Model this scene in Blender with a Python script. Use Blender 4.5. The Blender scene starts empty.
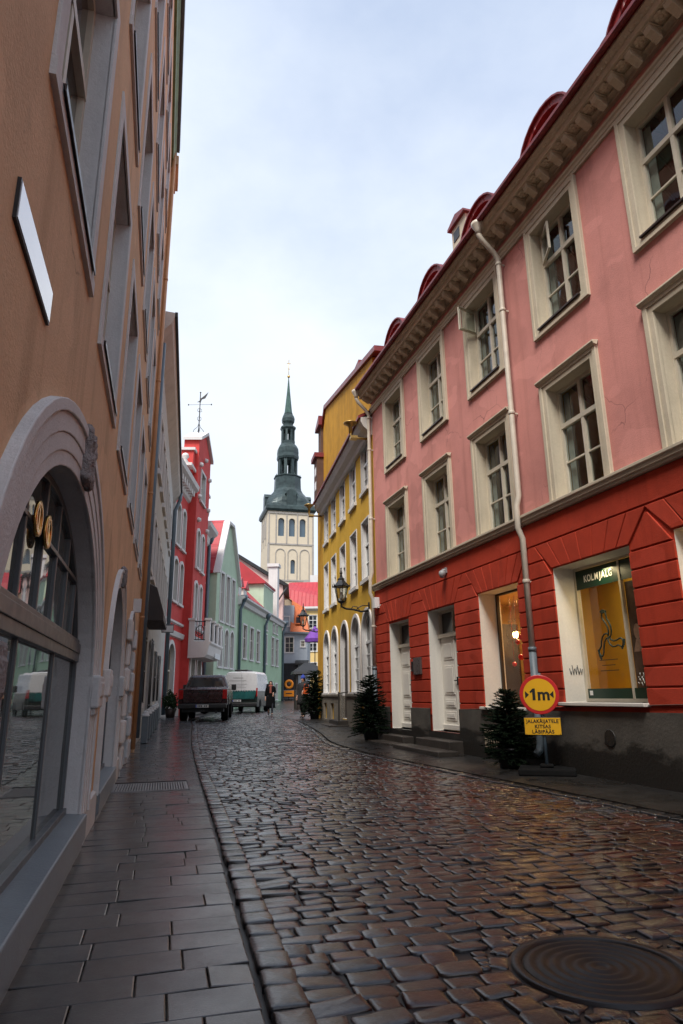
import bpy, bmesh, math, random
import numpy as np
from mathutils import Vector, Matrix
random.seed(7); rng = np.random.default_rng(7)
C = bpy.context.scene
COL = C.collection
R = math.radians
PI = math.pi

# ------------------------------------------------------------------ mesh builder
class MB:
    def __init__(s): s.v = []; s.f = []; s.m = []; s.sm = []; s.mi = 0; s.smooth = False; s.T = None
    def vert(s, p):
        if s.T is not None: p = s.T @ Vector(p)
        s.v.append((p[0], p[1], p[2])); return len(s.v)-1
    def face(s, idx): s.f.append(tuple(idx)); s.m.append(s.mi); s.sm.append(s.smooth)
    def poly(s, pts): s.face([s.vert(p) for p in pts])
    def box(s, x0, x1, y0, y1, z0, z1):
        if x0 > x1: x0, x1 = x1, x0
        if y0 > y1: y0, y1 = y1, y0
        if z0 > z1: z0, z1 = z1, z0
        a = [s.vert(p) for p in ((x0,y0,z0),(x1,y0,z0),(x1,y1,z0),(x0,y1,z0),(x0,y0,z1),(x1,y0,z1),(x1,y1,z1),(x0,y1,z1))]
        for q in ((0,3,2,1),(4,5,6,7),(0,1,5,4),(1,2,6,5),(2,3,7,6),(3,0,4,7)): s.face([a[i] for i in q])
    def prism(s, pts, y0, y1):            # polygon in x,z extruded along y
        n = len(pts)
        a = [s.vert((x,y0,z)) for x,z in pts]; b = [s.vert((x,y1,z)) for x,z in pts]
        s.face(a); s.face(b[::-1])
        for i in range(n): j = (i+1)%n; s.face((a[i],b[i],b[j],a[j]))
    def prism_x(s, pts, x0, x1):          # polygon in y,z extruded along x
        n = len(pts)
        a = [s.vert((x0,y,z)) for y,z in pts]; b = [s.vert((x1,y,z)) for y,z in pts]
        s.face(a[::-1]); s.face(b)
        for i in range(n): j = (i+1)%n; s.face((a[i],a[j],b[j],b[i]))
    def ring(s, inner, outer, y0, y1, closed=False):   # flat moulding between two x,z outlines, front y0 back y1
        n = len(inner)
        A = [s.vert((x,y0,z)) for x,z in inner]; B = [s.vert((x,y0,z)) for x,z in outer]
        A2 = [s.vert((x,y1,z)) for x,z in inner]; B2 = [s.vert((x,y1,z)) for x,z in outer]
        for i in range(n if closed else n-1):
            j = (i+1)%n
            s.face((A[i],A[j],B[j],B[i])); s.face((B[i],B[j],B2[j],B2[i])); s.face((A[j],A[i],A2[i],A2[j]))
        if not closed:
            s.face((A[0],B[0],B2[0],A2[0])); s.face((A[-1],A2[-1],B2[-1],B[-1]))
    def tube(s, path, r, n=10, cap=True):
        path = [Vector(p) for p in path]; rs = r if isinstance(r,(list,tuple)) else [r]*len(path)
        rings = []; up = Vector((0.13,0.07,1)).normalized()
        prev = None
        for i,p in enumerate(path):
            t = (path[min(i+1,len(path)-1)]-path[max(i-1,0)]).normalized()
            if prev is None:
                a = t.cross(up if abs(t.dot(up))<.95 else Vector((1,0,0))).normalized()
            else: a = (prev - t*prev.dot(t)).normalized()
            prev = a; b = t.cross(a)
            rings.append([s.vert(p+(a*math.cos(2*PI*k/n)+b*math.sin(2*PI*k/n))*rs[i]) for k in range(n)])
        sm = s.smooth; s.smooth = True
        for i in range(len(rings)-1):
            for k in range(n):
                l=(k+1)%n; s.face((rings[i][k],rings[i][l],rings[i+1][l],rings[i+1][k]))
        s.smooth = sm
        if cap: s.face(rings[0][::-1]); s.face(rings[-1])
    def lathe(s, prof, c=(0,0,0), n=16, rot=0, smooth=True, sx=1, sy=1):
        rings = []
        for r,z in prof: rings.append([s.vert((c[0]+sx*r*math.cos(rot+2*PI*k/n), c[1]+sy*r*math.sin(rot+2*PI*k/n), c[2]+z)) for k in range(n)])
        sm = s.smooth; s.smooth = smooth
        for i in range(len(rings)-1):
            for k in range(n):
                l=(k+1)%n; s.face((rings[i][k],rings[i][l],rings[i+1][l],rings[i+1][k]))
        s.smooth = sm
        s.face(rings[0][::-1]); s.face(rings[-1])
    def loft(s, rings, cap=True, smooth=True):
        I = [[s.vert(p) for p in r] for r in rings]; n = len(I[0])
        sm = s.smooth; s.smooth = smooth
        for i in range(len(I)-1):
            for k in range(n):
                l=(k+1)%n; s.face((I[i][k],I[i][l],I[i+1][l],I[i+1][k]))
        s.smooth = sm
        if cap: s.face(I[0][::-1]); s.face(I[-1])
    def build(s, name, mats, parent=None, bevel=0, seg=2, fix=True):
        me = bpy.data.meshes.new(name); me.from_pydata(s.v, [], s.f)
        if not isinstance(mats,(list,tuple)): mats = [mats]
        for m in mats: me.materials.append(m)
        me.polygons.foreach_set('material_index', s.m); me.polygons.foreach_set('use_smooth', s.sm)
        if fix:
            bm = bmesh.new(); bm.from_mesh(me); bmesh.ops.remove_doubles(bm, verts=bm.verts, dist=1e-5)
            bmesh.ops.recalc_face_normals(bm, faces=bm.faces); bm.to_mesh(me); bm.free()
        me.update()
        o = bpy.data.objects.new(name, me); COL.objects.link(o)
        if parent: o.parent = parent
        if bevel:
            b = o.modifiers.new('bevel','BEVEL'); b.width = bevel; b.segments = seg; b.limit_method = 'ANGLE'; b.angle_limit = R(40)
        return o

def tag(o, label, cat, group=None):
    o['label'] = label; o['category'] = cat
    if group: o['group'] = group
    return o
def thing(name, label, cat, loc=(0,0,0), rz=0, group=None):
    o = bpy.data.objects.new(name, None); COL.objects.link(o); o.empty_display_size = .2
    o.location = loc; o.rotation_euler = (0,0,rz); return tag(o, label, cat, group)
def struct(o, kind='structure'): o['kind'] = kind; return o
def copy_tree(o, parent=None, loc=None):
    kids = list(o.children)
    c = o.copy(); COL.objects.link(c)
    if parent is not None: c.parent = parent
    if loc is not None: c.location = loc
    for k in kids: copy_tree(k, c)
    return c

# ------------------------------------------------------------------ materials
def newmat(name):
    m = bpy.data.materials.new(name); m.use_nodes = True
    nt = m.node_tree; return m, nt, nt.nodes['Principled BSDF']
def N(nt, t, **kw):
    n = nt.nodes.new(t)
    for k,v in kw.items():
        if hasattr(n,k) and k not in ('Scale',): setattr(n,k,v)
    return n
def noise(nt, vec, scale, detail=4, rough=.6):
    n = nt.nodes.new('ShaderNodeTexNoise'); n.inputs['Scale'].default_value = scale
    n.inputs['Detail'].default_value = detail; n.inputs['Roughness'].default_value = rough
    nt.links.new(vec, n.inputs['Vector']); return n.outputs['Fac']
def ramp(nt, fac, stops):
    r = nt.nodes.new('ShaderNodeValToRGB'); nt.links.new(fac, r.inputs['Fac'])
    el = r.color_ramp.elements
    while len(el) < len(stops): el.new(.5)
    for e,(p,c) in zip(el,stops):
        e.position = p; e.color = (*c,1) if len(c)==3 else c
    return r.outputs['Color']
def mixc(nt, fac, a, b, mode='MIX'):
    m = nt.nodes.new('ShaderNodeMix'); m.data_type='RGBA'; m.blend_type=mode
    for sock,val in ((m.inputs['Factor'],fac),(m.inputs['A'],a),(m.inputs['B'],b)):
        if isinstance(val,(int,float)): sock.default_value = val
        elif isinstance(val,tuple): sock.default_value = (*val,1) if len(val)==3 else val
        else: nt.links.new(val,sock)
    return m.outputs['Result']
def maprange(nt, fac, a, b, c, d):
    m = nt.nodes.new('ShaderNodeMapRange'); nt.links.new(fac,m.inputs[0])
    for i,v in enumerate((a,b,c,d)): m.inputs[i+1].default_value = v
    return m.outputs[0]
def bump(nt, bsdf, h, strength=.3, dist=.01):
    b = nt.nodes.new('ShaderNodeBump'); b.inputs['Strength'].default_value=strength; b.inputs['Distance'].default_value=dist
    nt.links.new(h,b.inputs['Height']); nt.links.new(b.outputs['Normal'], bsdf.inputs['Normal']); return b
def coords(nt, scale=None):
    t = nt.nodes.new('ShaderNodeTexCoord'); v = t.outputs['Object']
    if scale:
        m = nt.nodes.new('ShaderNodeMapping'); m.inputs['Scale'].default_value = scale
        nt.links.new(v,m.inputs['Vector']); v = m.outputs['Vector']
    return v
def stucco(name, c, var=.18, rough=.85, streak=.25, fine=.08, bmp=.25, dirt=(.18,.15,.12),crack=0,patch=0):
    m,nt,b = newmat(name); v = coords(nt)
    c2 = tuple(x*(1-var) for x in c); c3 = tuple(min(1,x*(1+var*.5)) for x in c)
    col = ramp(nt, noise(nt,v,.9,6,.65), [(.3,c2),(.52,c),(.75,c3)])
    st = noise(nt, coords(nt,(3.2,3.2,.16)), 1.0, 5,.6)
    col = mixc(nt, maprange(nt,st,.52,.78,0,streak), col, tuple(a*b_ for a,b_ in zip(c,(.55,.5,.45))))
    bl = noise(nt, v, 2.6, 8, .72)
    col = mixc(nt, maprange(nt,bl,.6,.74,0,streak*1.3), col, tuple(x*.6+y*.4 for x,y in zip(c,dirt)))
    if patch:
        pn = noise(nt, coords(nt,(1,1,1.6)), .75, 2, .5)
        col = mixc(nt, maprange(nt,pn,.565,.58,0,patch), col, tuple(min(1,x*1.22+.015) for x in c))
        pn2 = noise(nt, coords(nt,(1.3,1.3,.8)), .55, 3, .55)
        col = mixc(nt, maprange(nt,pn2,.60,.64,0,patch), col, tuple(x*.72 for x in c))
    if crack:
        vo = nt.nodes.new('ShaderNodeTexVoronoi'); vo.feature='DISTANCE_TO_EDGE'; vo.inputs['Scale'].default_value=.55
        wn = nt.nodes.new('ShaderNodeTexNoise'); wn.inputs['Scale'].default_value=.9; wn.inputs['Detail'].default_value=5; nt.links.new(v,wn.inputs['Vector'])
        va = nt.nodes.new('ShaderNodeVectorMath'); va.operation='ADD'; nt.links.new(v,va.inputs[0]); nt.links.new(wn.outputs['Color'],va.inputs[1]); nt.links.new(va.outputs[0],vo.inputs['Vector'])
        ce = maprange(nt,vo.outputs['Distance'],.0,.005,1,0); msk = maprange(nt,noise(nt,v,.8,3),.52,.62,0,crack)
        mm = nt.nodes.new('ShaderNodeMath'); mm.operation='MULTIPLY'; nt.links.new(ce,mm.inputs[0]); nt.links.new(msk,mm.inputs[1])
        col = mixc(nt, mm.outputs[0], col, tuple(x*.3 for x in c))
    fn = noise(nt, v, 30, 3)
    col = mixc(nt, maprange(nt,fn,.3,.7,0,fine), col, (.02,.02,.02))
    nt.links.new(col, b.inputs['Base Color']); b.inputs['Roughness'].default_value = rough
    b.inputs['Specular IOR Level'].default_value = .3
    mx = nt.nodes.new('ShaderNodeMath'); mx.operation='ADD'
    nt.links.new(noise(nt,v,60,4),mx.inputs[0]); nt.links.new(noise(nt,v,5,4),mx.inputs[1])
    bump(nt,b,mx.outputs[0],bmp,.02); return m
def paint(name, c, rough=.45, var=.1, metal=0, bmp=.08, scale=4, coat=0):
    m,nt,b = newmat(name); v = coords(nt)
    col = ramp(nt, noise(nt,v,scale,6,.65), [(.3,tuple(x*(1-var) for x in c)),(.7,tuple(min(1,x*(1+var*.6)) for x in c))])
    nt.links.new(col,b.inputs['Base Color'])
    rr = maprange(nt,noise(nt,v,scale*2,4),.3,.7,max(.03,rough-.08),rough+.1); nt.links.new(rr,b.inputs['Roughness'])
    b.inputs['Metallic'].default_value = metal; b.inputs['Coat Weight'].default_value = coat
    if bmp: bump(nt,b,noise(nt,v,scale*9,4),bmp,.006)
    return m
def glassmat(name, tint=(.8,.86,.84), base=.06):
    m = bpy.data.materials.new(name); m.use_nodes = True; nt = m.node_tree; nt.nodes.clear()
    o = nt.nodes.new('ShaderNodeOutputMaterial'); t = nt.nodes.new('ShaderNodeBsdfTransparent'); g = nt.nodes.new('ShaderNodeBsdfGlossy')
    t.inputs['Color'].default_value = (*tint,1); g.inputs['Roughness'].default_value = .015; g.inputs['Color'].default_value=(.95,.97,1,1)
    lw = nt.nodes.new('ShaderNodeLayerWeight'); lw.inputs['Blend'].default_value=.5; fr = nt.nodes.new('ShaderNodeMath'); fr.operation='POWER'; fr.inputs[1].default_value=4.2; nt.links.new(lw.outputs['Facing'],fr.inputs[0])
    ad = nt.nodes.new('ShaderNodeMath'); ad.operation='ADD'; ad.inputs[1].default_value = base; ad.use_clamp=True
    bp = nt.nodes.new('ShaderNodeBump'); bp.inputs['Strength'].default_value=.06; bp.inputs['Distance'].default_value=.05
    nt.links.new(noise(nt,coords(nt),1.6,2),bp.inputs['Height']); nt.links.new(bp.outputs['Normal'],g.inputs['Normal'])
    nt.links.new(fr.outputs[0],ad.inputs[0]); mx = nt.nodes.new('ShaderNodeMixShader')
    nt.links.new(ad.outputs[0],mx.inputs[0]); nt.links.new(t.outputs[0],mx.inputs[1]); nt.links.new(g.outputs[0],mx.inputs[2]); nt.links.new(mx.outputs[0],o.inputs['Surface'])
    return m
def darkpane(name, c=(.02,.025,.03), rough=.04):
    m,nt,b = newmat(name); b.inputs['Base Color'].default_value=(*c,1); b.inputs['Roughness'].default_value=rough; b.inputs['IOR'].default_value=1.7
    bump(nt,b,noise(nt,coords(nt),1.5,2),.05,.05); return m
def emis(name, c, s):
    m,nt,b = newmat(name); b.inputs['Base Color'].default_value=(*c,1); b.inputs['Emission Color'].default_value=(*c,1); b.inputs['Emission Strength'].default_value=s; return m
def seam_roof(name, c, step=.5, axis='X', rough=.35):
    m,nt,b = newmat(name); v = coords(nt)
    w = nt.nodes.new('ShaderNodeTexWave'); w.wave_type='BANDS'; w.bands_direction=axis; w.wave_profile='SIN'
    w.inputs['Scale'].default_value = 0.314/step; nt.links.new(v,w.inputs['Vector'])
    ln = maprange(nt,w.outputs['Fac'],.9,1,0,1)
    col = ramp(nt, noise(nt,v,1.3,6,.7), [(.3,tuple(x*.75 for x in c)),(.7,c)])
    nt.links.new(col,b.inputs['Base Color']); b.inputs['Roughness'].default_value=rough
    bump(nt,b,ln,.9,.04); return m
def tilemat(name, c):
    m,nt,b = newmat(name); v = coords(nt)
    br = nt.nodes.new('ShaderNodeTexBrick'); nt.links.new(v,br.inputs['Vector']); br.inputs['Scale'].default_value=3.5
    col = ramp(nt, noise(nt,v,5,6,.8), [(.3,tuple(x*.55 for x in c)),(.7,c)])
    nt.links.new(col,b.inputs['Base Color']); b.inputs['Roughness'].default_value=.6; bump(nt,b,br.outputs['Fac'],-.6,.03); return m

M = {}
M['pink'] = stucco('pink_stucco',(.60,.255,.22),.16,streak=.6,crack=.9,patch=.42)
M['red'] = stucco('red_stucco',(.46,.046,.018),.26,streak=.75,dirt=(.12,.05,.04),patch=.42)
M['cream'] = stucco('cream_stone',(.56,.49,.37),.14,streak=.3,bmp=.15)
M['creamdark'] = stucco('weathered_cream_stone',(.58,.48,.35),.22,streak=.45,bmp=.5)
M['white'] = stucco('white_plaster',(.72,.69,.62),.08,streak=.18,bmp=.08)
M['frame'] = paint('cream_window_paint',(.55,.50,.40),.5,.15)
M['doorwhite'] = paint('white_door_paint',(.72,.69,.62),.42,.08,bmp=.04)
M['glass'] = glassmat('window_glass')
M['shopglass'] = glassmat('shop_glass',(.95,.96,.95),.02)
M['curtain'] = paint('net_curtain',(.30,.31,.27),.9,.15,bmp=.3,scale=12)
M['roofred'] = paint('dark_red_roof_metal',(.19,.02,.022),.42,.5)
M['roofseam'] = seam_roof('red_seam_roof',(.32,.032,.032),.5,'X',.5)
M['pipecream'] = paint('cream_pipe_paint',(.55,.49,.40),.45,.15)
M['pipegrey'] = paint('blue_grey_pipe_paint',(.12,.15,.17),.45,.2)
M['iron'] = paint('black_iron',(.015,.015,.016),.45,.3)
M['darkwood'] = paint('dark_wood',(.03,.02,.015),.5,.3)
M['orange'] = stucco('orange_brown_stucco',(.68,.45,.265),.18,streak=.7,fine=.12,patch=.36,crack=.7)
M['greytrim'] = stucco('grey_stone_trim',(.62,.635,.635),.16,streak=.25,bmp=.25)
M['greystone'] = stucco('rough_grey_stone',(.36,.34,.34),.35,streak=.3,bmp=1.6)
M['slate'] = paint('slate_grey_frame',(.10,.115,.125),.4,.2)
M['pane'] = darkpane('dark_pane')
M['brownsill'] = paint('brown_metal_sill',(.035,.022,.018),.35,.2)
M['gold'] = paint('gilded_metal',(.75,.45,.13),.28,.1,metal=1)
M['brass'] = paint('brass_metal',(.45,.30,.10),.4,.2,metal=.7)
M['rust'] = paint('rusty_steel',(.08,.055,.045),.55,.5,metal=.4)
M['chrome'] = paint('chrome',(.5,.5,.5),.15,.1,metal=1)
M['rubber'] = paint('black_rubber',(.008,.008,.008),.9,.2); M['rubber'].node_tree.nodes['Principled BSDF'].inputs['Specular IOR Level'].default_value=.12

def plinthmat():
    m,nt,b = newmat('grey_plinth_stucco'); v = coords(nt)
    col = ramp(nt, noise(nt,v,1.1,7,.7), [(.3,(.05,.044,.036)),(.55,(.09,.08,.066)),(.8,(.135,.12,.10))])
    sp = nt.nodes.new('ShaderNodeSeparateXYZ'); nt.links.new(v,sp.inputs[0])
    ad = nt.nodes.new('ShaderNodeMath'); ad.operation='MULTIPLY_ADD'; nt.links.new(noise(nt,coords(nt,(1,1,2)),1.6,6,.7),ad.inputs[0]); ad.inputs[1].default_value=-.9; nt.links.new(sp.outputs['Z'],ad.inputs[2])
    damp = maprange(nt,ad.outputs[0],-.02,.10,1,0)      # damp tide mark with a ragged edge
    col = mixc(nt,damp,col,(.022,.02,.017))
    nt.links.new(col,b.inputs['Base Color']); nt.links.new(maprange(nt,damp,0,1,.8,.45),b.inputs['Roughness'])
    bump(nt,b,noise(nt,v,25,6),.3,.02); return m
M['plinth'] = plinthmat()

# ------------------------------------------------------------------ street geometry
F = 655.; PITCH = R(15.6); ROLL = R(-.66); HC = 1.25
def sstep(a,b,x): t=min(1,max(0,(x-a)/(b-a))); return t*t*(3-2*t)
def zg(Y): return .25*sstep(13,28,Y) + .5*sstep(45,82,Y)
def frame_pt(d,n,off,s,o=0): return (d[0]*s+n[0]*(off+o), d[1]*s+n[1]*(off+o))
def dirs(az): return (math.sin(az),math.cos(az)), (math.cos(az),-math.sin(az))
RAZ = R(-17.2); RD_,RN_ = dirs(RAZ); ROFF = 6.58
LAZ = R(-15.07); LD_,LN_ = dirs(LAZ); LOFF = -.60
def rp(s,out=0): return frame_pt(RD_,RN_,ROFF,s,-out)
def lp(s,out=0): return frame_pt(LD_,LN_,LOFF,s,out)

# ------------------------------------------------------------------ wall helpers
def top_z(op, x):
    x0,x1,z0,z1,ar = op
    if not ar: return z1
    xc=(x0+x1)/2; hw=(x1-x0)/2; t=max(0,1-((x-xc)/hw)**2); return z1-ar+ar*math.sqrt(t)
def wall(mb, x0,x1,z0,z1, ops, y=0, ztop=None):
    cuts={x0,x1}
    for op in ops:
        a,b=op[0],op[1]
        for k in range(33 if op[4] else 2):
            t = k/(32 if op[4] else 1)
            xx = (a+b)/2-(b-a)/2*math.cos(PI*t)
            if x0<=xx<=x1: cuts.add(round(xx,5))
    cuts=sorted(cuts)
    zt = ztop if ztop else (lambda x: z1)
    for a,b in zip(cuts,cuts[1:]):
        if b-a<1e-5: continue
        m=(a+b)/2
        cov=sorted([op for op in ops if op[0]<m<op[1]], key=lambda o:o[2])
        la,lb=z0,z0
        for op in cov:
            if op[2]>min(la,lb)+1e-4: mb.poly([(a,y,la),(b,y,lb),(b,y,op[2]),(a,y,op[2])])
            la,lb=top_z(op,a),top_z(op,b)
        if la>zt(a)+1e-6 and lb>zt(b)+1e-6: continue
        mb.poly([(a,y,la),(b,y,lb),(b,y,zt(b)),(a,y,zt(a))])
def outline(op, grow=0, n=32):        # left bottom, up, over, down to right bottom
    x0,x1,z0,z1,ar = op; x0-=grow; x1+=grow; z1+=grow
    if not ar: return [(x0,z0),(x0,z1),(x1,z1),(x1,z0)]
    ar+=grow; xc=(x0+x1)/2; hw=(x1-x0)/2
    return [(x0,z0)]+[(xc-hw*math.cos(PI*k/n), z1-ar+ar*math.sin(PI*k/n)) for k in range(n+1)]+[(x1,z0)]
def reveal(mb, op, y0, y1, bottom=True):
    o=outline(op)
    for (ax,az),(bx,bz) in zip(o,o[1:]): mb.poly([(ax,y0,az),(bx,y0,bz),(bx,y1,bz),(ax,y1,az)])
    if bottom: mb.poly([(o[-1][0],y0,o[-1][1]),(o[0][0],y0,o[0][1]),(o[0][0],y1,o[0][1]),(o[-1][0],y1,o[-1][1])])
def fill_poly(op, y, inset=0): return [(x,y,z) for x,z in outline(op,-inset)]

def window_unit(parent, w, h, depth, frame_w=.06, transom=.66, mid_bar=True, mats=('frame','glass','curtain'), curtain=True, arch=0, cols=2, rows=None, name='window', bar=.03, seed=0, bars_lower=1):
    """Frame in the plane y=depth; origin at the opening's bottom centre on the wall face."""
    mb=MB(); y0,y1=depth-.02,depth+.05; op=(-w/2,w/2,0,h,arch)
    inner=outline((-w/2+frame_w,w/2-frame_w,frame_w,h-frame_w,max(0,arch-frame_w)) if arch else (-w/2+frame_w,w/2-frame_w,frame_w,h-frame_w,0))
    mb.ring(inner+[], outline(op), y0, y1, closed=True)
    for c in range(1,cols):
        x=-w/2+w*c/cols; zt=top_z(op,x)-frame_w*.5
        mb.box(x-bar*1.1,x+bar*1.1,y0-.006,y1-.01,frame_w*.6,zt)
    if transom:
        z=h*transom; mb.box(-w/2+frame_w*.6,w/2-frame_w*.6,y0-.01,y1-.013,z-bar*1.3,z+bar*1.3)
    for k in range(1,bars_lower+1) if mid_bar else []:
        z=(h*(transom or 1))*k/(bars_lower+1)
        mb.box(-w/2+frame_w*.6,w/2-frame_w*.6,y0+.012,y1-.016,z-bar*.45,z+bar*.45)
    if rows:
        for r in range(1,rows):
            z=h*r/rows; mb.box(-w/2+frame_w*.6,w/2-frame_w*.6,y0+.01,y1-.016,z-bar*.5,z+bar*.5)
    wd=mb.build(name,M[mats[0]],parent)
    g=MB(); g.poly(fill_poly(op,depth+.02,frame_w*.5)); g.build('pane',M[mats[1]],wd)
    if curtain:
        cu=MB(); cu.smooth=True
        for sx in (-1,1):
            pts=[]; n=22; xw=w*(.12 if sx<0 else .13)
            for k in range(n+1):
                x=sx*(w/2-.02)-sx*xw*k/n; pts.append((x,depth+.10+.018*math.sin(k*2.1+seed)))
            for a,b in zip(pts,pts[1:]):
                cu.poly([(a[0],a[1],.06),(b[0],b[1],.06),(b[0],b[1],h-.06),(a[0],a[1],h-.06)])
        cu.build('curtain',M[mats[2]],wd)
    return wd

# ================================================================== RIGHT: pink and red house
def right_house():
    X=lambda s:17.95-s
    org=rp(17.95)
    hx=thing('pink_house','pink stucco house with red rusticated ground floor and carved cream cornice','house',(org[0],org[1],0),math.atan2(-RD_[1],-RD_[0]))
    L=25.0; ctr=[16.07-2.57*k for k in range(9)]
    up=[(X(c)-.60,X(c)+.60,7.56,9.56,0) for c in ctr]
    mid=[(X(c)-.60,X(c)+.60,4.34,6.34,0) for c in ctr]
    mb=MB(); wall(mb,0,L,4.3,10.25,up+mid); 
    mb.poly([(0,0,-.2),(0,0,10.25),(0,5,15.6),(0,10,10.25),(0,10,-.2)]); mb.poly([(L,0,-.2),(L,0,10.25),(L,5,15.6),(L,10,10.25),(L,10,-.2)])
    mb.poly([(0,10,-.2),(0,10,10.3),(L,10,10.3),(L,10,-.2)])
    mb.mi=1
    for op in up+mid: reveal(mb,op,0,.26)
    mb.build('upper_wall',[M['pink'],M['cream']],hx)
    # ground floor
    d1=(X(16.88),X(15.48),.40,3.10,0); d2=(X(14.35),X(12.92),.45,3.13,0); w1=(X(11.86),X(10.38),1.0,3.19,0); sh=(X(9.28),X(7.46),1.10,3.24,0)
    n1=(X(6.62),X(4.9),1.12,3.27,0); n2=(X(3.9),X(2.3),1.12,3.27,0)
    ops=[d1,d2,w1,sh,n1,n2]
    rb=MB(); wall(rb,0,L,.4,4.16,ops,y=-.02); 
    rows=[.78,1.05,1.30,1.57,1.82,2.10,2.36,2.62,2.88,3.14,3.36]
    yb=-.047
    ed=[0]+[e for op in ops for e in (op[0],op[1])]+[L]
    solids=[(ed[i],ed[i+1]) for i in range(0,len(ed),2)]
    g=.011
    blk=MB()
    for a,b in solids:
        for z0,z1 in zip(rows,rows[1:]):
            if z1>3.2: continue
            zz=z1
            blk.box(a+(.0 if a else 0),b,yb,-.015,z0+g,zz-g)
    # fan of voussoirs above the openings, plain course above
    ztop=3.72
    prev=0
    for i,op in enumerate(ops):
        zb=op[3]; n=7; xa,xb=op[0]-.02,op[1]+.02; spread=.42
        zb0=max(zb+.012,3.14+g)
        for k in range(n):
            t0,t1=k/n,(k+1)/n
            p=[(xa+(xb-xa)*t0+g*.7,zb0),(xa+(xb-xa)*t1-g*.7,zb0),(xa-spread+(xb-xa+2*spread)*t1-g*.7,ztop-g),(xa-spread+(xb-xa+2*spread)*t0+g*.7,ztop-g)]
            blk.prism(p,yb,-.015)
    fx=[0]
    for op in ops: fx+= [op[0],op[1]]
    fx.append(L)
    for i in range(0,len(fx),2):
        a,b=fx[i],fx[i+1]; la=a+(.0 if i else 0); 
        a0=a if i==0 else a; 
        z0=3.14+g; zt=ztop-g
        al=a+ (0 if i==0 else .02+.012); br=b-(0 if b==L else .032)
        at=a+(0 if i==0 else .44+.012); bt=b-(0 if b==L else .452)
        if bt-at>.05:
            zm=3.43
            f=(zm-3.2)/(ztop-3.2)
            blk.prism([(al,z0),(br,z0),(br+(bt-br)*f,zm-g),(al+(at-al)*f,zm-g)],yb,-.015)
            blk.prism([(al+(at-al)*f,zm+g),(br+(bt-br)*f,zm+g),(bt,zt),(at,zt)],yb,-.015)
        else:
            cx=(al+br)/2; f=(br-al)/((br-al)-(bt-at)+1e-6); zpk=min(zt,z0+(ztop-3.2)*min(1,f))
            blk.prism([(al,z0),(br,z0),(cx+.03,zpk-.02),(cx-.03,zpk-.02)],yb,-.015)
    blk.box(0,L,yb,-.015,ztop+g,4.14)
    for i,f in enumerate(blk.f): pass
    off=len(rb.v); rb.v+=blk.v; rb.f+=[tuple(k+off for k in f) for f in blk.f]; rb.m+=blk.m; rb.sm+=blk.sm
    rb.mi=1
    for op in ops: reveal(rb,op,-.02,.47)
    rb.build('rusticated_wall',[M['red'],M['white']],hx,bevel=.010,seg=2)
    # plinth with a top that climbs towards the viewer
    pl=MB(); zt=lambda x:.93+max(0,x-4.9)*.0255 if x<12 else 1.11
    wall(pl,0,L,-.3,1.1,[(o[0],o[1],o[2] if o in(d1,d2) else 9,9.9,0) for o in (d1,d2)],y=-.075,ztop=zt)
    for a,b in ((0,d1[0]),(d1[1],d2[0]),(d2[1],12),(12,L)):
        pl.poly([(a,-.075,zt(a)),(b,-.075,zt(b)),(b,0,zt(b)+.012),(a,0,zt(a)+.012)])
    for o in (d1,d2):
        for x in (o[0],o[1]): pl.poly([(x,-.075,-.1),(x,.44,-.1),(x,.44,1.0),(x,-.075,1.0)]) if False else None
    pl.build('plinth',M['plinth'],hx)
    # string course
    sc=MB(); sc.prism_x([(0,4.15),(-.10,4.15),(-.10,4.19),(-.13,4.20),(-.13,4.25),(-.16,4.27),(-.16,4.315),(0,4.335)],0,L); sc.build('string_course',M['cream'],hx,bevel=.006)
    # architrave over the top windows
    ar=MB(); ar.prism_x([(0,9.74),(-.045,9.74),(-.045,9.79),(-.06,9.80),(-.06,9.86),(-.085,9.88),(-.085,9.93),(0,9.95)],0,L); ar.build('architrave',M['cream'],hx,bevel=.004)
    # main cornice
    co=MB(); co.prism_x([(0,10.12),(-.06,10.12),(-.06,10.17),(-.14,10.2),(-.14,10.235),(-.40,10.235),(-.40,10.34),(-.43,10.355),(-.48,10.42),(-.48,10.47),(.2,10.47),(.2,10.2)],0,L)
    co.mi=0
    for k in range(int(L/.105)):      # egg row on the corona
        x=.05+k*.105; co.lathe([(.0,-.045),(.03,-.032),(.038,0),(.03,.03),(0,.042)],(x,-.42,10.385),8)
    cor=co.build('cornice',M['creamdark'],hx)
    mo=MB(); mo.prism_x([(-.14,10.225),(-.36,10.225),(-.36,10.17),(-.33,10.12),(-.27,10.10),(-.21,10.06),(-.15,10.03),(-.14,10.03)],-.062,.062)
    mo.prism_x([(-.14,10.231),(-.375,10.231),(-.375,10.205),(-.14,10.205)],-.078,.078)
    m0=mo.build('modillion',M['creamdark'],cor,bevel=.012)
    ro=MB(); 
    for k in range(6):
        a=k*PI/3; ro.lathe([(.02,0),(.05,-.018),(.045,-.03),(0,-.035)],(.055*math.cos(a),.055*math.sin(a),0),8)
    ro.lathe([(.035,0),(.04,-.03),(.02,-.05),(0,-.052)],(0,0,0),10); ro.ring([(-.10,-.10),(-.10,.10),(.10,.10),(.10,-.10)],[(-.12,-.12),(-.12,.12),(.12,.12),(.12,-.12)],0,0,True) if False else None
    r0=ro.build('rosette',M['creamdark'],cor); 
    step=.385; n=int(L/step)
    for k in range(n):
        a=m0 if k==0 else copy_tree(m0,cor); a.location=(.2+step*k,0,0)
        b=r0 if k==0 else copy_tree(r0,cor); b.location=(.2+step*(k+.5),-.27,10.232)
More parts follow.
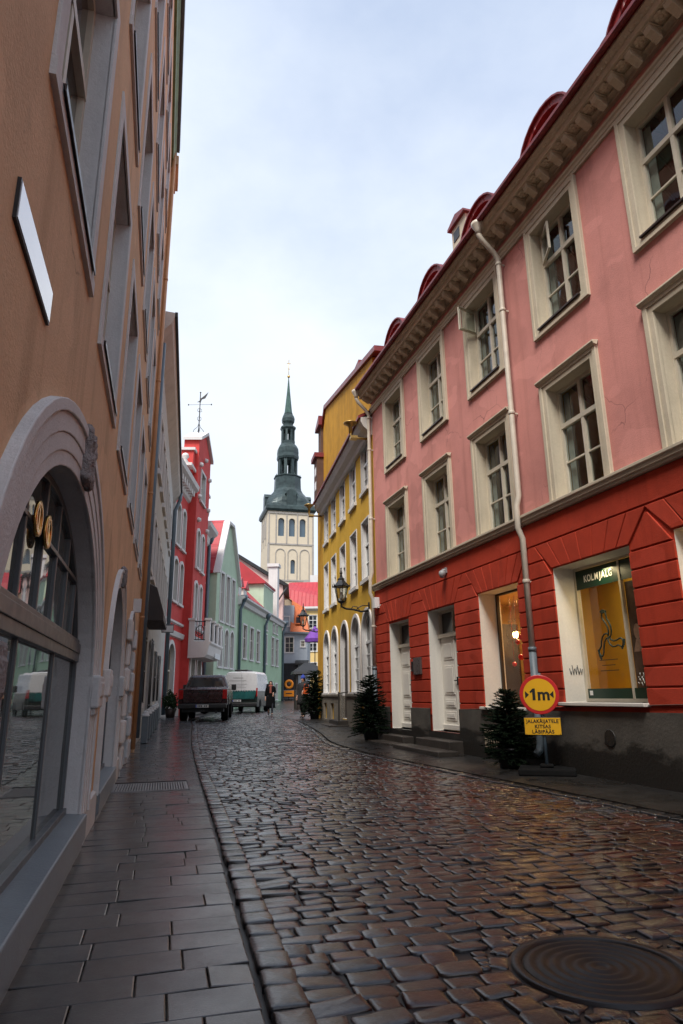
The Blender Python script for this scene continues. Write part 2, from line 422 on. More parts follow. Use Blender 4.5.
    # window trims
    def trims(op,top,sill,k):
        w=MB(); gr=.17
        xo0,xo1=op[0]-gr,op[1]+gr
        inn=[(op[0],op[2]),(op[0],op[3]),(op[1],op[3]),(op[1],op[2])]
        if sill:
            out=[(xo0,op[2]-gr),(xo0,op[3]+gr),(xo1,op[3]+gr),(xo1,op[2]-gr)]
            w.ring(inn,out,-.045,.01,closed=True)
            inn2=[(a+(.05 if a>0 else 0),b) for a,b in inn]
            w.ring([(op[0]-.10,op[2]-.10),(op[0]-.10,op[3]+.10),(op[1]+.10,op[3]+.10),(op[1]+.10,op[2]-.10)],out,-.062,-.03,closed=True)
        else:
            out=[(xo0,op[2]),(xo0,op[3]+gr),(xo1,op[3]+gr),(xo1,op[2])]
            w.ring(inn,out,-.045,.01); w.ring([(op[0]-.09,op[2]),(op[0]-.09,op[3]+.09),(op[1]+.09,op[3]+.09),(op[1]+.09,op[2])],out,-.065,-.03)
            w.prism_x([(-.03,op[3]+gr-.03),(-.09,op[3]+gr-.02),(-.12,op[3]+gr+.02),(-.12,op[3]+gr+.045),(-.0,op[3]+gr+.06)],xo0-.03,xo1+.03)
        return w
    protos={}
    for kind,lst in (('u',up),('m',mid)):
        op=lst[0]; cx=(op[0]+op[1])/2; oo=(op[0]-cx,op[1]-cx,0,op[3]-op[2],0)
        wd=window_unit(hx,1.2,2.0,.20,.055,.66,True,seed=1)
        w=trims(oo,1,kind=='u',0); w.build('surround',M['cream'],wd,bevel=.006)
        sl=MB()
        if kind=='u': sl.prism_x([(.3,.012),(-.09,-.02),(-.09,-.05),(.0,-.045)],-.585,.585); sl.build('sill',M['brownsill'],wd)
        for k,o in enumerate(lst):
            t=wd if k==0 else copy_tree(wd,hx)
            t.location=((o[0]+o[1])/2,0,o[2])
            if k in(2,3) and kind=='u':     # opened upper sash
                sa=MB(); sa.ring([(.04,.04),(.04,.52),(.46,.52),(.46,.04)],[(0,0),(0,.56),(.5,.56),(.5,0)],-.02,.02,closed=True)
                so=sa.build('open_sash',M['frame'],t); so.location=(-.56,.18,1.36); so.rotation_euler=(0,0,R(-78 if k==2 else -22)) 
                gp=MB(); gp.poly([(.03,0,.03),(.47,0,.03),(.47,0,.53),(.03,0,.53)]); gp=gp.build('sash_glass',M['glass'],t); gp.location=so.location; gp.rotation_euler=so.rotation_euler
    # roof
    rf=MB(); rf.prism_x([(-.50,10.44),(-.50,10.53),(5,16.03),(10.6,10.5),(10.6,10.42),(5,16.05)],-.05,L+.1)
    rf.mi=1; rf.prism_x([(-.495,10.47),(-.53,10.43),(-.57,10.42),(-.60,10.46),(-.60,10.52),(-.575,10.52),(-.575,10.47),(-.53,10.47),(-.50,10.535)],-.05,L+.1)
    rfo=rf.build('roof',[M['roofseam'],M['roofred']],hx)
    def dormer(cx,y,rad,lng):
        d=MB(); zc=10.53+(y+.50)-.03; n=14
        arc=[(cx-rad*math.cos(PI*k/n),zc+rad*math.sin(PI*k/n)*1.0) for k in range(n+1)]
        arc2=[(cx-(rad-.13)*math.cos(PI*k/n),zc+(rad-.13)*math.sin(PI*k/n)) for k in range(n+1)]
        d.ring(arc2,arc,y,y+lng)
        d.poly([(x,y+.14,z) for x,z in arc2])
        arc3=[(cx-(rad+.035)*math.cos(PI*k/n),zc+(rad+.035)*math.sin(PI*k/n)) for k in range(n+1)]
        d.mi=1; d.ring(arc,arc3,y-.06,y+lng)
        d.mi=2; hw=rad*.62; d.poly([(x,y+.13,z) for x,z in [(cx-hw,zc+.08),(cx+hw,zc+.08)]+[(cx+hw*math.cos(PI*k/8),zc+.2+hw*.75*math.sin(PI*k/8)) for k in range(9)]])
        return d.build('dormer',[M['roofseam'],M['roofred'],M['pane']],rfo)
    for k in range(8):
        dormer(X(16.1-2.57*k),.12,.84,1.9)
        if k>0: dormer(X(16.1-2.57*k+1.2),.62,.70,1.5)
    for k in range(60):                      # small snow guard clips on the eave
        pass
    sn=MB()
    sn.tube([(0,-.25,10.87),(L,-.25,10.87)],.014,6); sn.tube([(0,-.25,10.95),(L,-.25,10.95)],.014,6)
    for k in range(28): sn.box(.3+k*.88,.33+k*.88,-.265,-.24,10.76,10.98)
    sn.build('snow_guard',M['roofred'],hx)
    ch=MB(); cx=X(14.5); ch.box(cx-.42,cx+.42,1.6,2.3,12.2,14.6); ch.mi=1; ch.box(cx-.30,cx+.05,1.58,1.62,14.1,14.42); ch.mi=2; ch.prism([(cx-.52,14.6),(cx+.52,14.6),(cx+.5,14.68),(cx,14.86),(cx-.5,14.68)],1.5,2.4)
    ch.build('chimney',[M['cream'],M['iron'],M['roofred']],hx)
    # downpipes
    def pipe(x,zlow,ztop=10.25):
        p=MB(); p.tube([(x-.02,-.52,10.40),(x-.02,-.52,10.22),(x,-.46,10.08),(x,-.22,9.84),(x,-.13,9.70),(x,-.13,9.5),(x,-.13,4.7),(x,-.19,4.5),(x,-.21,4.1),(x,-.13,3.9),(x,-.13,1.95)],.052,12)
        p.lathe([(.055,-.14),(.06,-.06),(.13,.06),(.14,.12)],(x-.02,-.52,10.36),14)
        for z in (8.5,6.3,3.1,9.55): p.lathe([(.06,0),(.064,.01),(.064,.05),(.06,.06)],(x,-.13,z),12); p.box(x-.012,x+.012,-.13,0,z+.01,z+.04)
        po=p.build('downpipe',M['pipecream'],hx)
        q=MB(); q.tube([(x,-.13,1.98),(x,-.13,.45),(x,-.16,.34),(x,-.24,.27)],.062,12); q.lathe([(.07,0),(.07,.07)],(x,-.13,1.93),12); q.build('iron_shoe',M['pipegrey'],po)
    pipe(X(9.93),.5); pipe(X(17.86),.5)
    # doors
    def door(op,flip):
        w=op[1]-op[0]; h=op[3]-op[2]; cx=(op[0]+op[1])/2
        d=MB(); y=.28
        d.box(-w/2,w/2,y,y+.06,.12,2.07)
        for sx in ((-w/2+.08,-.08 if w>1.5 else -.05),(.05,w/2-.08)):
            a,b=sx
            for z0,z1 in ((.22,.42),(.50,.68),(.78,1.42),(1.55,1.95)):
                d.box(a+.04,b-.04,y-.014,y+.01,z0,z1); d.box(a+.09,b-.09,y-.026,y,z0+.05,z1-.05)
        d.box(-.03,.03,y-.03,y+.01,.12,2.06)
        d.box(-w/2,w/2,y-.05,y+.06,0.02,.13)
        do=d.build('door',M['doorwhite'],hx,bevel=.006); do.location=(cx,0,op[2])
        f=MB(); f.ring([(-w/2+.06,2.14),(-w/2+.06,h-.06),(w/2-.06,h-.06),(w/2-.06,2.14)],[(-w/2,2.07),(-w/2,h),(w/2,h),(w/2,2.07)],y-.03,y+.06,closed=True)
        f.box(-.025,.025,y-.025,y+.05,2.1,h-.02); f.box(-w/2,w/2,y-.07,y+.05,2.05,2.14); f.build('transom_light',M['frame'],do,bevel=.005)
        g=MB(); g.poly([(-w/2+.04,y+.03,2.1),(w/2-.04,y+.03,2.1),(w/2-.04,y+.03,h-.04),(-w/2+.04,y+.03,h-.04)]); g.build('pane',M['pane'],do)
        k=MB(); k.box(.09,.12,y-.045,y,.98,1.16); k.tube([(.105,y-.06,1.08),(.02,y-.065,1.08)],.012,8)
        if flip: k.box(.16,.24,y-.04,y,1.52,1.62)
        else: k.tube([(.1,y-.06,.9),(.1,y-.06,1.3)],.014,8)
        k.build('handle',M['iron'],do)
    door(d1,False); door(d2,True)
    st=MB()
    def steps(op,zs):
        for z,o,e in zs: st.box(op[0]-e,op[1]+e,-o,.30,-.2,z)
    steps(d1,[(.40,.02,-.005)]); steps(d2,[(.45,.02,-.005)])
    st.box(d1[0]-.12,d1[1]+.10,-.36,-.02,-.2,.27); st.box(d1[0]-.5,d1[1]+.16,-.72,-.3,-.2,.13)
    st.box(d2[0]-.15,d2[1]+.12,-.40,-.02,-.2,.31); st.box(d2[0]-.55,d2[1]+.45,-.80,-.35,-.2,.15)
    st.build('door_steps',M['steps'],hx,bevel=.02)
    # lit window with warm lamps
    def shopbox(op,back,depth,back_ext,energy,cat):
        w=op[1]-op[0]; cx=(op[0]+op[1])/2; h=op[3]-op[2]
        b=MB(); y0,y1=.48,.48+depth; a0,a1,z0,z1=op[0]-back_ext,op[1]+.05,op[2]-.02,op[3]+.03
        b.poly([(a0,y1,z0),(a1,y1,z0),(a1,y1,z1),(a0,y1,z1)]); b.poly([(a0,y0,z0),(a0,y1,z0),(a0,y1,z1),(a0,y0,z1)]); b.poly([(a1,y0,z0),(a1,y1,z0),(a1,y1,z1),(a1,y0,z1)])
        b.poly([(a0,y0,z0),(a1,y0,z0),(a1,y1,z0),(a0,y1,z0)]); b.poly([(a0,y0,z1),(a1,y0,z1),(a1,y1,z1),(a0,y1,z1)])
        return b.build('display_niche',back,hx)
    shopbox(w1,M['warmwall'],1.7,1.7,0,0); shopbox(sh,M['yellowpaper'],.55,.5,0,0); shopbox(n1,M['warmwall'],.9,.5,0,0); shopbox(n2,M['warmwall'],.9,.5,0,0)
    for op,nm in ((w1,'shop_window'),(sh,'shop_window'),(n1,'shop_window'),(n2,'shop_window')):
        w=op[1]-op[0]; h=op[3]-op[2]
        f=MB(); y=.36; f.ring([(-w/2+.045,.05),(-w/2+.045,h-.04),(w/2-.045,h-.04),(w/2-.045,.05)],[(-w/2,0),(-w/2,h),(w/2,h),(w/2,0)],y,y+.06,closed=True); xm=.18 if op is sh else .2
        f.box(xm-.02,xm+.02,y,y+.06,.04,h-.03)
        fo=f.build(nm,M['darkwood'] if op is w1 else M['frame'],hx); fo.location=((op[0]+op[1])/2,0,op[2])
        g=MB(); g.poly([(-w/2+.03,y+.03,.03),(w/2-.03,y+.03,.03),(w/2-.03,y+.03,h-.03),(-w/2+.03,y+.03,h-.03)]); g.build('pane',M['shopglass'],fo)
        s=MB(); s.box(-w/2-.05,w/2+.02,-.14,.38,-.05,.0); s.build('sill',M['white'],fo,bevel=.008)
        if op is sh:
            b=MB(); b.box(-w/2+.04,w/2-.04,y+.012,y+.02,h-.36,h-.05); b.build('sign_banner',M['shopgreen'],fo); b=MB(); b.box(-w/2+.05,w/2-.05,y+.012,y+.02,.05,.20); b.build('green_strip',M['shopgreen'],fo)
            for q,ch in enumerate('KOLMJALG'): text(ch,.155,M['signwhite'],fo,(-.62+(0,.094,.180,.278,.368,.440,.526,.610)[q],y+.006,h-.255),(R(90),0,0),'letter',.001,sx=.78,bold=.003)
            bd=MB(); bd.box(-w/2+.1,-w/2+.17,y+.006,y+.01,.1,.17); bd.build('sticker',M['signwhite'],fo)
            # the three-feet emblem drawn as outlines on the glass
            em=MB()
            for k in range(3):
                a=k*2*PI/3+.35; ca,sa=math.cos(a),math.sin(a)
                sc_e=.80
                leg=[(-.015,.015),(.045,.07),(.06,.16),(.035,.26),(-.005,.34),(-.02,.40),(.0,.445),(.045,.46),(.10,.45),(.135,.415),(.125,.36),(.115,.30),(.15,.22),(.165,.13),(.14,.05),(.085,-.01),(.03,-.03)]
                P=[((px_*ca-py_*sa)*.86*sc_e-.22,y+.008,(px_*sa+py_*ca)*sc_e*1.05+.97) for px_,py_ in leg]
                em.tube(P,.0125,6)
                for q in range(5):
                    tx,ty=.005+.036*q,.492+.018*math.sin(q*.9+.3)-.012*q
                    cxx,cyy=(tx*ca-ty*sa)*.86*sc_e-.22,(tx*sa+ty*ca)*sc_e*1.05+.97
                    em.tube([(cxx+.012*math.cos(u*PI/4),y+.008,cyy+.017*math.sin(u*PI/4)) for u in range(9)],.0075,5)
            em.build('emblem',M['shopdark'],fo)
            po=MB(); po.box(.22,w/2-.05,y+.05,y+.056,.2,1.75); pb=po.build('poster',M['poster'],fo)
            pf=MB()
            for (ex,ez,er) in ((.42,1.1,.085),(.56,1.32,.08),(.66,.95,.07)): pf.lathe([(0,-.006),(er,-.003),(er,.003),(0,.006)],(0,0,0),16) if False else None
            for (ex,ez,er) in ((.42,1.0,.085),(.56,1.3,.075)):
                pts=[(ex-.06+er*.8*math.cos(u*PI/9),y+.046,ez+er*1.35*math.sin(u*PI/9)) for u in range(18)]; pf.poly(pts)
                pf.poly([(ex-.06-er*.5,y+.047,ez-er*1.3),(ex-.06+er*.5,y+.047,ez-er*1.3),(ex-.06+er*1.3,y+.047,ez-er*3.4),(ex-.06-er*1.3,y+.047,ez-er*3.4)])
            pf.build('portrait',M['skinpaper'],fo)
            sc_=MB()
            for r_ in range(2):
                for q in range(12): sc_.tube([(.30+.035*q+.02*r_,y+.008,.28+.08*r_+.05*(q%2)),(.32+.035*q,y+.008,.23+.08*r_+.03*((q+1)%3))],.007,5)
            sc_.build('scrawl',M['signwhite'],fo)
            ln=MB()
            for q,(xx,ww) in enumerate(((-.5,.42),(-.45,.3),(-.5,.42))): ln.box(xx,xx+ww,y+.012,y+.016,.42-.08*q+.2,.43-.08*q+.2)
            ln.build('small_print',M['shopdark'],fo)
        if op is w1:
            b=MB()
            for (bx,bz,br) in ((-.42,1.22,.05),(-.28,1.30,.055),(-.34,.92,.06),(-.60,.80,.045)): b.lathe([(0,-br)]+[(br*math.sin(u*PI/8),-br*math.cos(u*PI/8)) for u in range(1,8)]+[(0,br)],(bx,.60,bz),14); b.tube([(bx,.60,bz+br),(bx,.60,h-.05)],.003,4)
            b.build('bauble',M['bauble'],fo)
            b=MB()
            for q in range(9):
                a=q*2*PI/9; b.lathe([(.012,0),(.03,.03),(.03,.09),(.012,.12)],(-1.0+.22*math.cos(a),1.15+.22*math.sin(a),1.36),8)
            b.build('lamp_shade',M['lampglow'],fo)
            b=MB(); b.lathe([(.02,0),(.02,.7)],(-1.0,1.15,1.42),8); b.lathe([(.20,0),(.22,.02),(.20,.04)],(-1.0,1.15,1.42),20); b.build('lamp_ring',M['brass'],fo)
            b=MB(); b.box(-1.5,-.85,1.55,1.75,.03,1.1); b.box(-.55,-.35,.9,1.1,.03,.75); b.box(-1.9,-1.65,1.0,1.4,.03,1.7)
            for q in range(3): b.box(-1.5,-.85,1.5,1.75,1.2+.25*q,1.22+.25*q)
            b.build('display_case',M['darkwood'],fo)
            b=MB()
            for q in range(7): b.lathe([(.03,0),(.05,.05),(.03,.12),(.02,.16)],(-1.45+.09*q,1.58,1.23+.25*(q%3)),8)
            b.build('ornament',M['bauble'],fo)
            b=MB(); rs=random.Random(9)
            for q in range(60):
                bx,bz=-.75+.55*rs.random(),1.15+.5*rs.random(); b.tube([(bx,.56,bz),(bx+rs.uniform(-.06,.06),.56,bz+rs.uniform(-.04,.06))],.004,4)
            b.build('twig_garland',M['darkwood'],fo)
    # little things fixed to the wall
    pb=MB(); pb.box(X(15.2),X(14.75),-.09,-.045,1.70,2.10); pb.build('info_plaque',M['plaquegrey'],hx,bevel=.008)
    pb=MB(); pb.box(X(15.33),X(15.26),-.09,-.045,1.78,2.02); pb.build('doorbell',M['iron'],hx,bevel=.006)
    cm=MB(); cx=X(13.2); cm.box(cx-.05,cx+.05,-.08,-.04,3.86,3.98); cm.lathe([(.03,.1),(.075,.06),(.08,0),(.05,-.06),(0,-.085)],(cx,-.15,3.82),14); cm.tube([(cx,-.05,3.92),(cx,-.15,3.92)],.03,10); cm.build('security_camera',M['camgrey'],hx)
    bx=MB(); cx=X(17.62); bx.box(cx-.09,cx+.09,-.2,-.05,3.62,3.92); bx.tube([(cx+.09,-.12,3.64),(cx+.42,-.14,3.66)],.012,6); bx.build('alarm_box',M['signwhite'],hx,bevel=.012)
    gf=MB(); gx=X(9.28)+.002
    for q in range(5): gf.tube([(gx+.004,.10+.05*q,1.62+.05*(q%2)),(gx+.004,.12+.05*q,1.52),(gx+.004,.14+.05*q,1.58+.03*(q%3))],.006,5)
    gf.build('graffiti',M['iron'],hx)
    cw=MB(); cw.ring([(X(11.78),.23),(X(11.78),.52),(X(11.4),.52),(X(11.4),.23)],[(X(11.84),.17),(X(11.84),.58),(X(11.34),.58),(X(11.34),.17)],-.1,-.06,closed=True); cw.mi=1; cw.poly([(X(11.78),-.078,.23),(X(11.4),-.078,.23),(X(11.4),-.078,.52),(X(11.78),-.078,.52)]); cw.mi=0
    for q in range(4): cw.box(X(11.72)+.09*q,X(11.70)+.09*q,-.09,-.075,.22,.53)
    cw.build('cellar_window',[M['creamdark'],M['pane']],hx)
    vt=MB(); vt.lathe([(.11,0),(.12,.01),(.11,.02)],(0,0,0),16)
    vo=vt.build('vent_cover',M['plinth'],hx); vo.location=(X(8.25),-.075,.62); vo.rotation_euler=(R(90),0,0)
    return hx

def text(s,size,mat,parent,loc,rot,name,ext=.002,sx=1,align='CENTER',sp=1.08,bold=0):
    cu=bpy.data.curves.new(name,'FONT'); cu.body=s; cu.size=size; cu.extrude=ext; cu.space_character=sp; cu.offset=bold; cu.align_x=align
    o=bpy.data.objects.new(name,cu); COL.objects.link(o)
    bpy.context.view_layer.update()
    me=bpy.data.meshes.new_from_object(o.evaluated_get(bpy.context.evaluated_depsgraph_get())); bpy.data.objects.remove(o)
    me.materials.clear(); me.materials.append(mat)
    q=bpy.data.objects.new(name,me); COL.objects.link(q); q.parent=parent; q.location=loc; q.rotation_euler=rot; q.scale=(sx,1,1); return q

M['steps']=stucco('worn_step_stone',(.055,.047,.04),.3,rough=.35,streak=.3,bmp=.4)
M['warmwall']=stucco('warm_shop_wall',(.62,.42,.18),.2)
M['yellowpaper']=paint('yellow_backdrop',(.75,.45,.05),.7,.1)
M['shopgreen']=paint('dark_green_sign',(.006,.035,.022),.35,.15)
M['shopdark']=paint('dark_green_ink',(.01,.03,.02),.5,.1)
M['signwhite']=paint('white_sign_paint',(.78,.78,.76),.4,.05)
M['poster']=paint('brown_poster_print',(.10,.06,.04),.4,.9,scale=3)
M['skinpaper']=paint('portrait_print',(.42,.26,.18),.4,.5,scale=9)
M['bauble']=paint('red_bauble',(.6,.02,.02),.15,.05,bmp=0)
M['lampglow']=emis('warm_lamp_glow',(1,.62,.25),8)
M['plaquegrey']=paint('brushed_plaque',(.16,.13,.12),.3,.2,metal=.5)
M['camgrey']=paint('grey_plastic',(.3,.3,.3),.4,.1)
right_house()

# ================================================================== LEFT: orange-brown house
def left_house():
    org=lp(0)
    hx=thing('orange_house','tall orange brown stucco house with grey stone arches along the pavement','house',(org[0],org[1],0),math.atan2(LD_[1],LD_[0]))
    A=-7.0; B=17.1; Z=16.3
    cols=[2.5+2.235*k-2.235*3 for k in range(0,9)]
    rowz=[(3.85,5.95),(6.92,9.0),(10.0,12.0),(13.0,14.7)]
    W=1.36; wins=[(c,c+W,a,b,0) for a,b in rowz for c in cols if c>-6]
    big=(2.52,6.30,.30,2.58,1.28); a2=(7.72,10.28,.30,2.62,1.22); a3=(11.75,13.55,.05,2.55,.85); a0=(-2.3,1.4,.30,2.63,1.30)
    arches=[a0,big,a2,a3]
    mb=MB(); wall(mb,A,B,-.2,Z,wins+arches)
    mb.poly([(B,0,-.2),(B,9,-.2),(B,9,Z),(B,4.5,Z+4),(B,0,Z)]); mb.poly([(A,0,-.2),(A,9,-.2),(A,9,Z),(A,4.5,Z+4),(A,0,Z)]); mb.poly([(A,9,-.2),(B,9,-.2),(B,9,Z),(A,9,Z)])
    mb.mi=1
    for op in wins: reveal(mb,op,0,.17)
    for op in arches: reveal(mb,op,0,.18)
    mb.build('street_wall',[M['orange'],M['greytrim']],hx)
    # rectangular windows
    for r,(a,b) in enumerate(rowz):
        h=b-a
        wd=window_unit(hx,W,h,.15,.07,.62,True,('frame','pane','curtain'),curtain=False)
        t=MB(); t.ring([(-W/2,0),(-W/2,h),(W/2,h),(W/2,0)],[(-W/2-.14,-.0),(-W/2-.14,h+.14),(W/2+.14,h+.14),(W/2+.14,-.0)],-.018,.01); t.build('surround',M['greytrim'],wd,bevel=.005)
        t=MB(); t.box(-W/2-.14,W/2+.14,-.028,.01,-.10,-.0); t.mi=1; t.prism_x([(.15,.035),(-.045,.006),(-.045,-.03),(-.038,-.03),(-.034,-.001),(.15,.02)],-W/2-.0,W/2+.0); t.build('sill',[M['greytrim'],M['brownsill']],wd)
        first=True
        for c in cols:
            if c<=-6: continue
            o=wd if first else copy_tree(wd,hx); first=False
            o.location=(c+W/2,0,a)
    # arches: stone surrounds, keystones, imposts, glazing
    for i,op in enumerate(arches):
        sp=op[3]-op[4]; gw=(.33,.33,.22,.20)[i]
        t=MB(); o2=outline(op,gw); o1=outline(op); om=outline(op,gw*.55); oq=outline(op,gw*.25)
        t.ring(o1,o2,-.02,.01); t.ring(om,o2,-.036,-.015); t.ring(oq,om,-.028,-.015); t.ring(outline(op,gw*.88),outline(op,gw*1.08),-.052,-.0)
        aw=t.build('arch_surround',M['greytrim'],hx,bevel=.008)
        xc=(op[0]+op[1])/2
        if i<3:
            k=MB(); r_=.14 if i<2 else .09
            k.prism([(xc-r_,op[3]+.02),(xc+r_,op[3]+.02),(xc+r_*1.4,op[3]+gw+.06),(xc-r_*1.4,op[3]+gw+.06)],-.075,.0)
            ko=k.build('keystone',M['greystone'],aw,bevel=.03)
            ss=ko.modifiers.new('s','SUBSURF'); ss.subdivision_type='SIMPLE'; ss.levels=ss.render_levels=4
            tx=bpy.data.textures.new('carving','CLOUDS'); tx.noise_scale=.06
            dm=ko.modifiers.new('d','DISPLACE'); dm.texture=tx; dm.strength=.045; dm.mid_level=.45
            for sx,x0,x1 in ((-1,op[0]-gw-.03,op[0]+.005),(1,op[1]-.005,op[1]+gw+.03)):
                b=MB(); b.box(x0,x1,-.085,.0,sp-.14,sp+.14); b.box(x0+.03,x1-.03,-.097,.0,sp-.05,sp+.09); b.box(x0+.05,x1-.05,-.06,.0,sp-.20,sp-.13)
                bo=b.build('impost',M['greystone'] if sx<0 and i==1 else M['greytrim'],aw,bevel=.02)
        else:
            for sx in (op[0]-.28,op[1]-.01):
                for q in range(6):
                    b=MB(); e=.10 if q%2 else 0; b.box(sx-e,sx+.29+e*.3,-.075-.015*(q%2),0,.15+.40*q,.50+.40*q); b.build('quoin',M['greytrim'],aw,bevel=.03)
        # shopfront glazing in the plane y=.14
        y=.13; g=MB(); fr=MB()
        ww=.05 if i<3 else .04
        fr.ring(outline((op[0]+ww,op[1]-ww,op[2]+ww,op[3]-ww,op[4]-ww)),outline(op),y-.006,y+.05,closed=True)
        if i<3:
            zt=sp+.42 if i<2 else sp+.2
            fr.box(op[0],op[1],y-.03,y+.05,zt-.10,zt-.02); fr.box(op[0],op[1],y-.018,y+.05,zt-.02,zt+.015); fr.box(op[0],op[1],y-.02,y+.05,zt-.17,zt-.10)
            nb=7 if i<2 else 4
            for k in range(1,nb):
                x=op[0]+(op[1]-op[0])*k/nb; fr.box(x-.017,x+.017,y-.004,y+.03,zt,top_z(op,x)-.03)
            zz=zt+.46; hw=math.sqrt(max(0,1-((zz-sp)/op[4])**2))*(op[1]-op[0])/2
            fr.box(xc-hw,xc+hw,y-.008,y+.03,zz-.015,zz+.015)
            for k in ((1,2) if i<2 else (1,)):
                x=op[0]+(op[1]-op[0])*k/(3 if i<2 else 2); fr.box(x-.012,x+.012,y+.004,y+.03,op[2],zt-.16)
            fr.box(op[0],op[1],y-.03,y+.05,op[2],op[2]+.07)
        fo=fr.build('shopfront_frame' if i<3 else 'door_frame',M['slate'],hx,bevel=.004)
        g.poly([(x,y+.02,z) for x,z in outline((op[0]+.02,op[1]-.02,op[2]+.02,op[3]-.02,op[4]-.02))]); g.build('pane',M['shoppane'] if i<3 else M['darkwood'],fo)
        if i==1:
            for cx_ in (3.78,4.10):
                b=MB(); b.T=Matrix.Translation((cx_,y-.025,2.20))@Matrix.Rotation(R(90),4,'X')
                b.lathe([(.065,-.008),(.10,-.008),(.10,.008),(.065,.008),(.065,-.008)],(0,0,0),28)
                b.box(-.012,.012,-.075,.075,-.006,.006)
                b.T=None; b.build('gilded_ring_sign',M['gold'],fo)
        if i<3:
            s=MB(); s.prism_x([(.14,.33),(-.06,.31),(-.06,.12),(-.04,.09),(-.04,-.2),(.14,-.2)],op[0]-.1,op[1]+.06); s.build('stone_sill',M['greyblue'],hx,bevel=.012)
    # low grey plinth strips between the arches
    for a,b in ((1.5,2.42),(6.36,7.62),(10.34,11.47),(13.84,16.2),(-7,-2.4)):
        pm=MB(); pm.prism_x([(0,.36),(-.03,.34),(-.03,-.2),(0,-.2)],a,b); pm.build('plinth',M['greytrim'],hx)
    pi=MB(); pi.box(16.25,17.1,-.09,.0,-.2,15.85); pi.box(16.15,17.15,-.13,0,15.85,16.0); pi.box(16.1,17.2,-.20,0,16.0,16.3); pi.build('corner_pilaster',M['orange'],hx,bevel=.01)
    dp=MB(); dp.tube([(15.9,-.08,16.2),(15.9,-.08,.15)],.05,10); 
    for z in (3,6,9,12): dp.lathe([(.06,0),(.06,.05)],(15.9,-.08,z),10)
    dp.build('downpipe',M['orangepipe'],hx)
    ev=MB(); ev.prism_x([(0,15.9),(-.06,15.9),(-.08,16.1),(-.13,16.2),(-.13,16.3),(0,16.3)],A,16.2); ev.build('eaves_moulding',M['patina'],hx)
    rf=MB(); rf.prism_x([(-.14,16.31),(-.14,16.4),(4.5,20.8),(9.4,16.4),(9.4,16.3)],A-.1,B+.05); rf.mi=1; rf.prism_x([(-.14,16.30),(-.21,16.30),(-.22,16.42),(-.14,16.45)],A,16.0); rf.build('roof',[M['roofred'],M['pipegrey']],hx)
    # white framed glass plaque
    pq=MB(); pq.box(2.15,2.87,-.014,0,2.87,3.04); pq.mi=1; pq.box(2.16,2.86,-.017,-.0135,2.88,3.03); pq.build('wall_plaque',[M['iron'],M['plaquewhite']],hx)
    wl=MB(); wl.box(12.6,12.66,-.16,-.02,2.75,3.0); wl.build('junction_box',M['greytrim'],hx)
M['plaquewhite']=paint('glossy_white_enamel',(.85,.85,.87),.12,.04,bmp=0,coat=1)
M['shoppane']=darkpane('shopfront_glass',(.045,.062,.060),.025); M['shoppane'].node_tree.nodes['Principled BSDF'].inputs['IOR'].default_value=1.95
M['greyblue']=stucco('blue_grey_stone',(.17,.205,.23),.15,rough=.35,streak=.3,bmp=.15)
M['orangepipe']=paint('orange_painted_pipe',(.46,.24,.11),.5,.15)
M['patina']=paint('green_copper_patina',(.14,.22,.10),.6,.4)
left_house()

# ================================================================== generic facade helper
def simple_win(parent,w,h,depth,trim,trimw=.12,arch=0,transom=.62,proud=.035,frame='frame',glass='pane',sill=True,bars=1,cols=2):
    wd=window_unit(parent,w,h,depth,.05,transom,bars>0,(frame,glass,'curtain'),curtain=False,arch=arch,bars_lower=max(1,bars),cols=cols)
    if trim:
        op=(-w/2,w/2,0,h,arch); t=MB(); t.ring(outline(op),outline(op,trimw),-proud,.01); 
        if sill: t.box(-w/2-trimw-.04,w/2+trimw+.04,-proud-.06,.01,-.12,0)
        t.build('surround',M[trim],wd)
    return wd
def place_wins(parent,ops,depth,trim,**k):
    groups={}
    for op in ops: groups.setdefault((round(op[1]-op[0],3),round(op[3]-op[2],3),op[4]),[]).append(op)
    for (w,h,ar),l in groups.items():
        p=simple_win(parent,w,h,depth,trim,arch=ar,**k)
        for i,op in enumerate(l):
            o=p if i==0 else copy_tree(p,parent); o.location=((op[0]+op[1])/2,0,op[2])
def frontage(parent,name,mat,x0,x1,z0,z1,ops,revmat,depth=.2,y=0,ztop=None):
    mb=MB(); wall(mb,x0,x1,z0,z1,ops,y=y,ztop=ztop); mb.mi=1
    for op in ops: reveal(mb,op,y,y+depth+.02)
    return mb.build(name,[mat,revmat],parent)
def shell(mb,x0,x1,d,z0,z1,ridge,y=0):     # gable ended body behind a front
    yr=y+d/2
    for x in (x0,x1): mb.poly([(x,y,z0),(x,y+d,z0),(x,y+d,z1),(x,yr,ridge),(x,y,z1)])
    mb.poly([(x0,y+d,z0),(x1,y+d,z0),(x1,y+d,z1),(x0,y+d,z1)])
def gable_roof(mb,x0,x1,d,z1,ridge,oh=.3,th=.12,y=0):
    s=(ridge-z1)/(d/2); yr=y+d/2; e=oh
    mb.prism_x([(y-e,z1-e*s),(y-e,z1-e*s+th),(yr,ridge+th),(y+d+e,z1-e*s+th),(y+d+e,z1-e*s),(yr,ridge)],x0,x1)

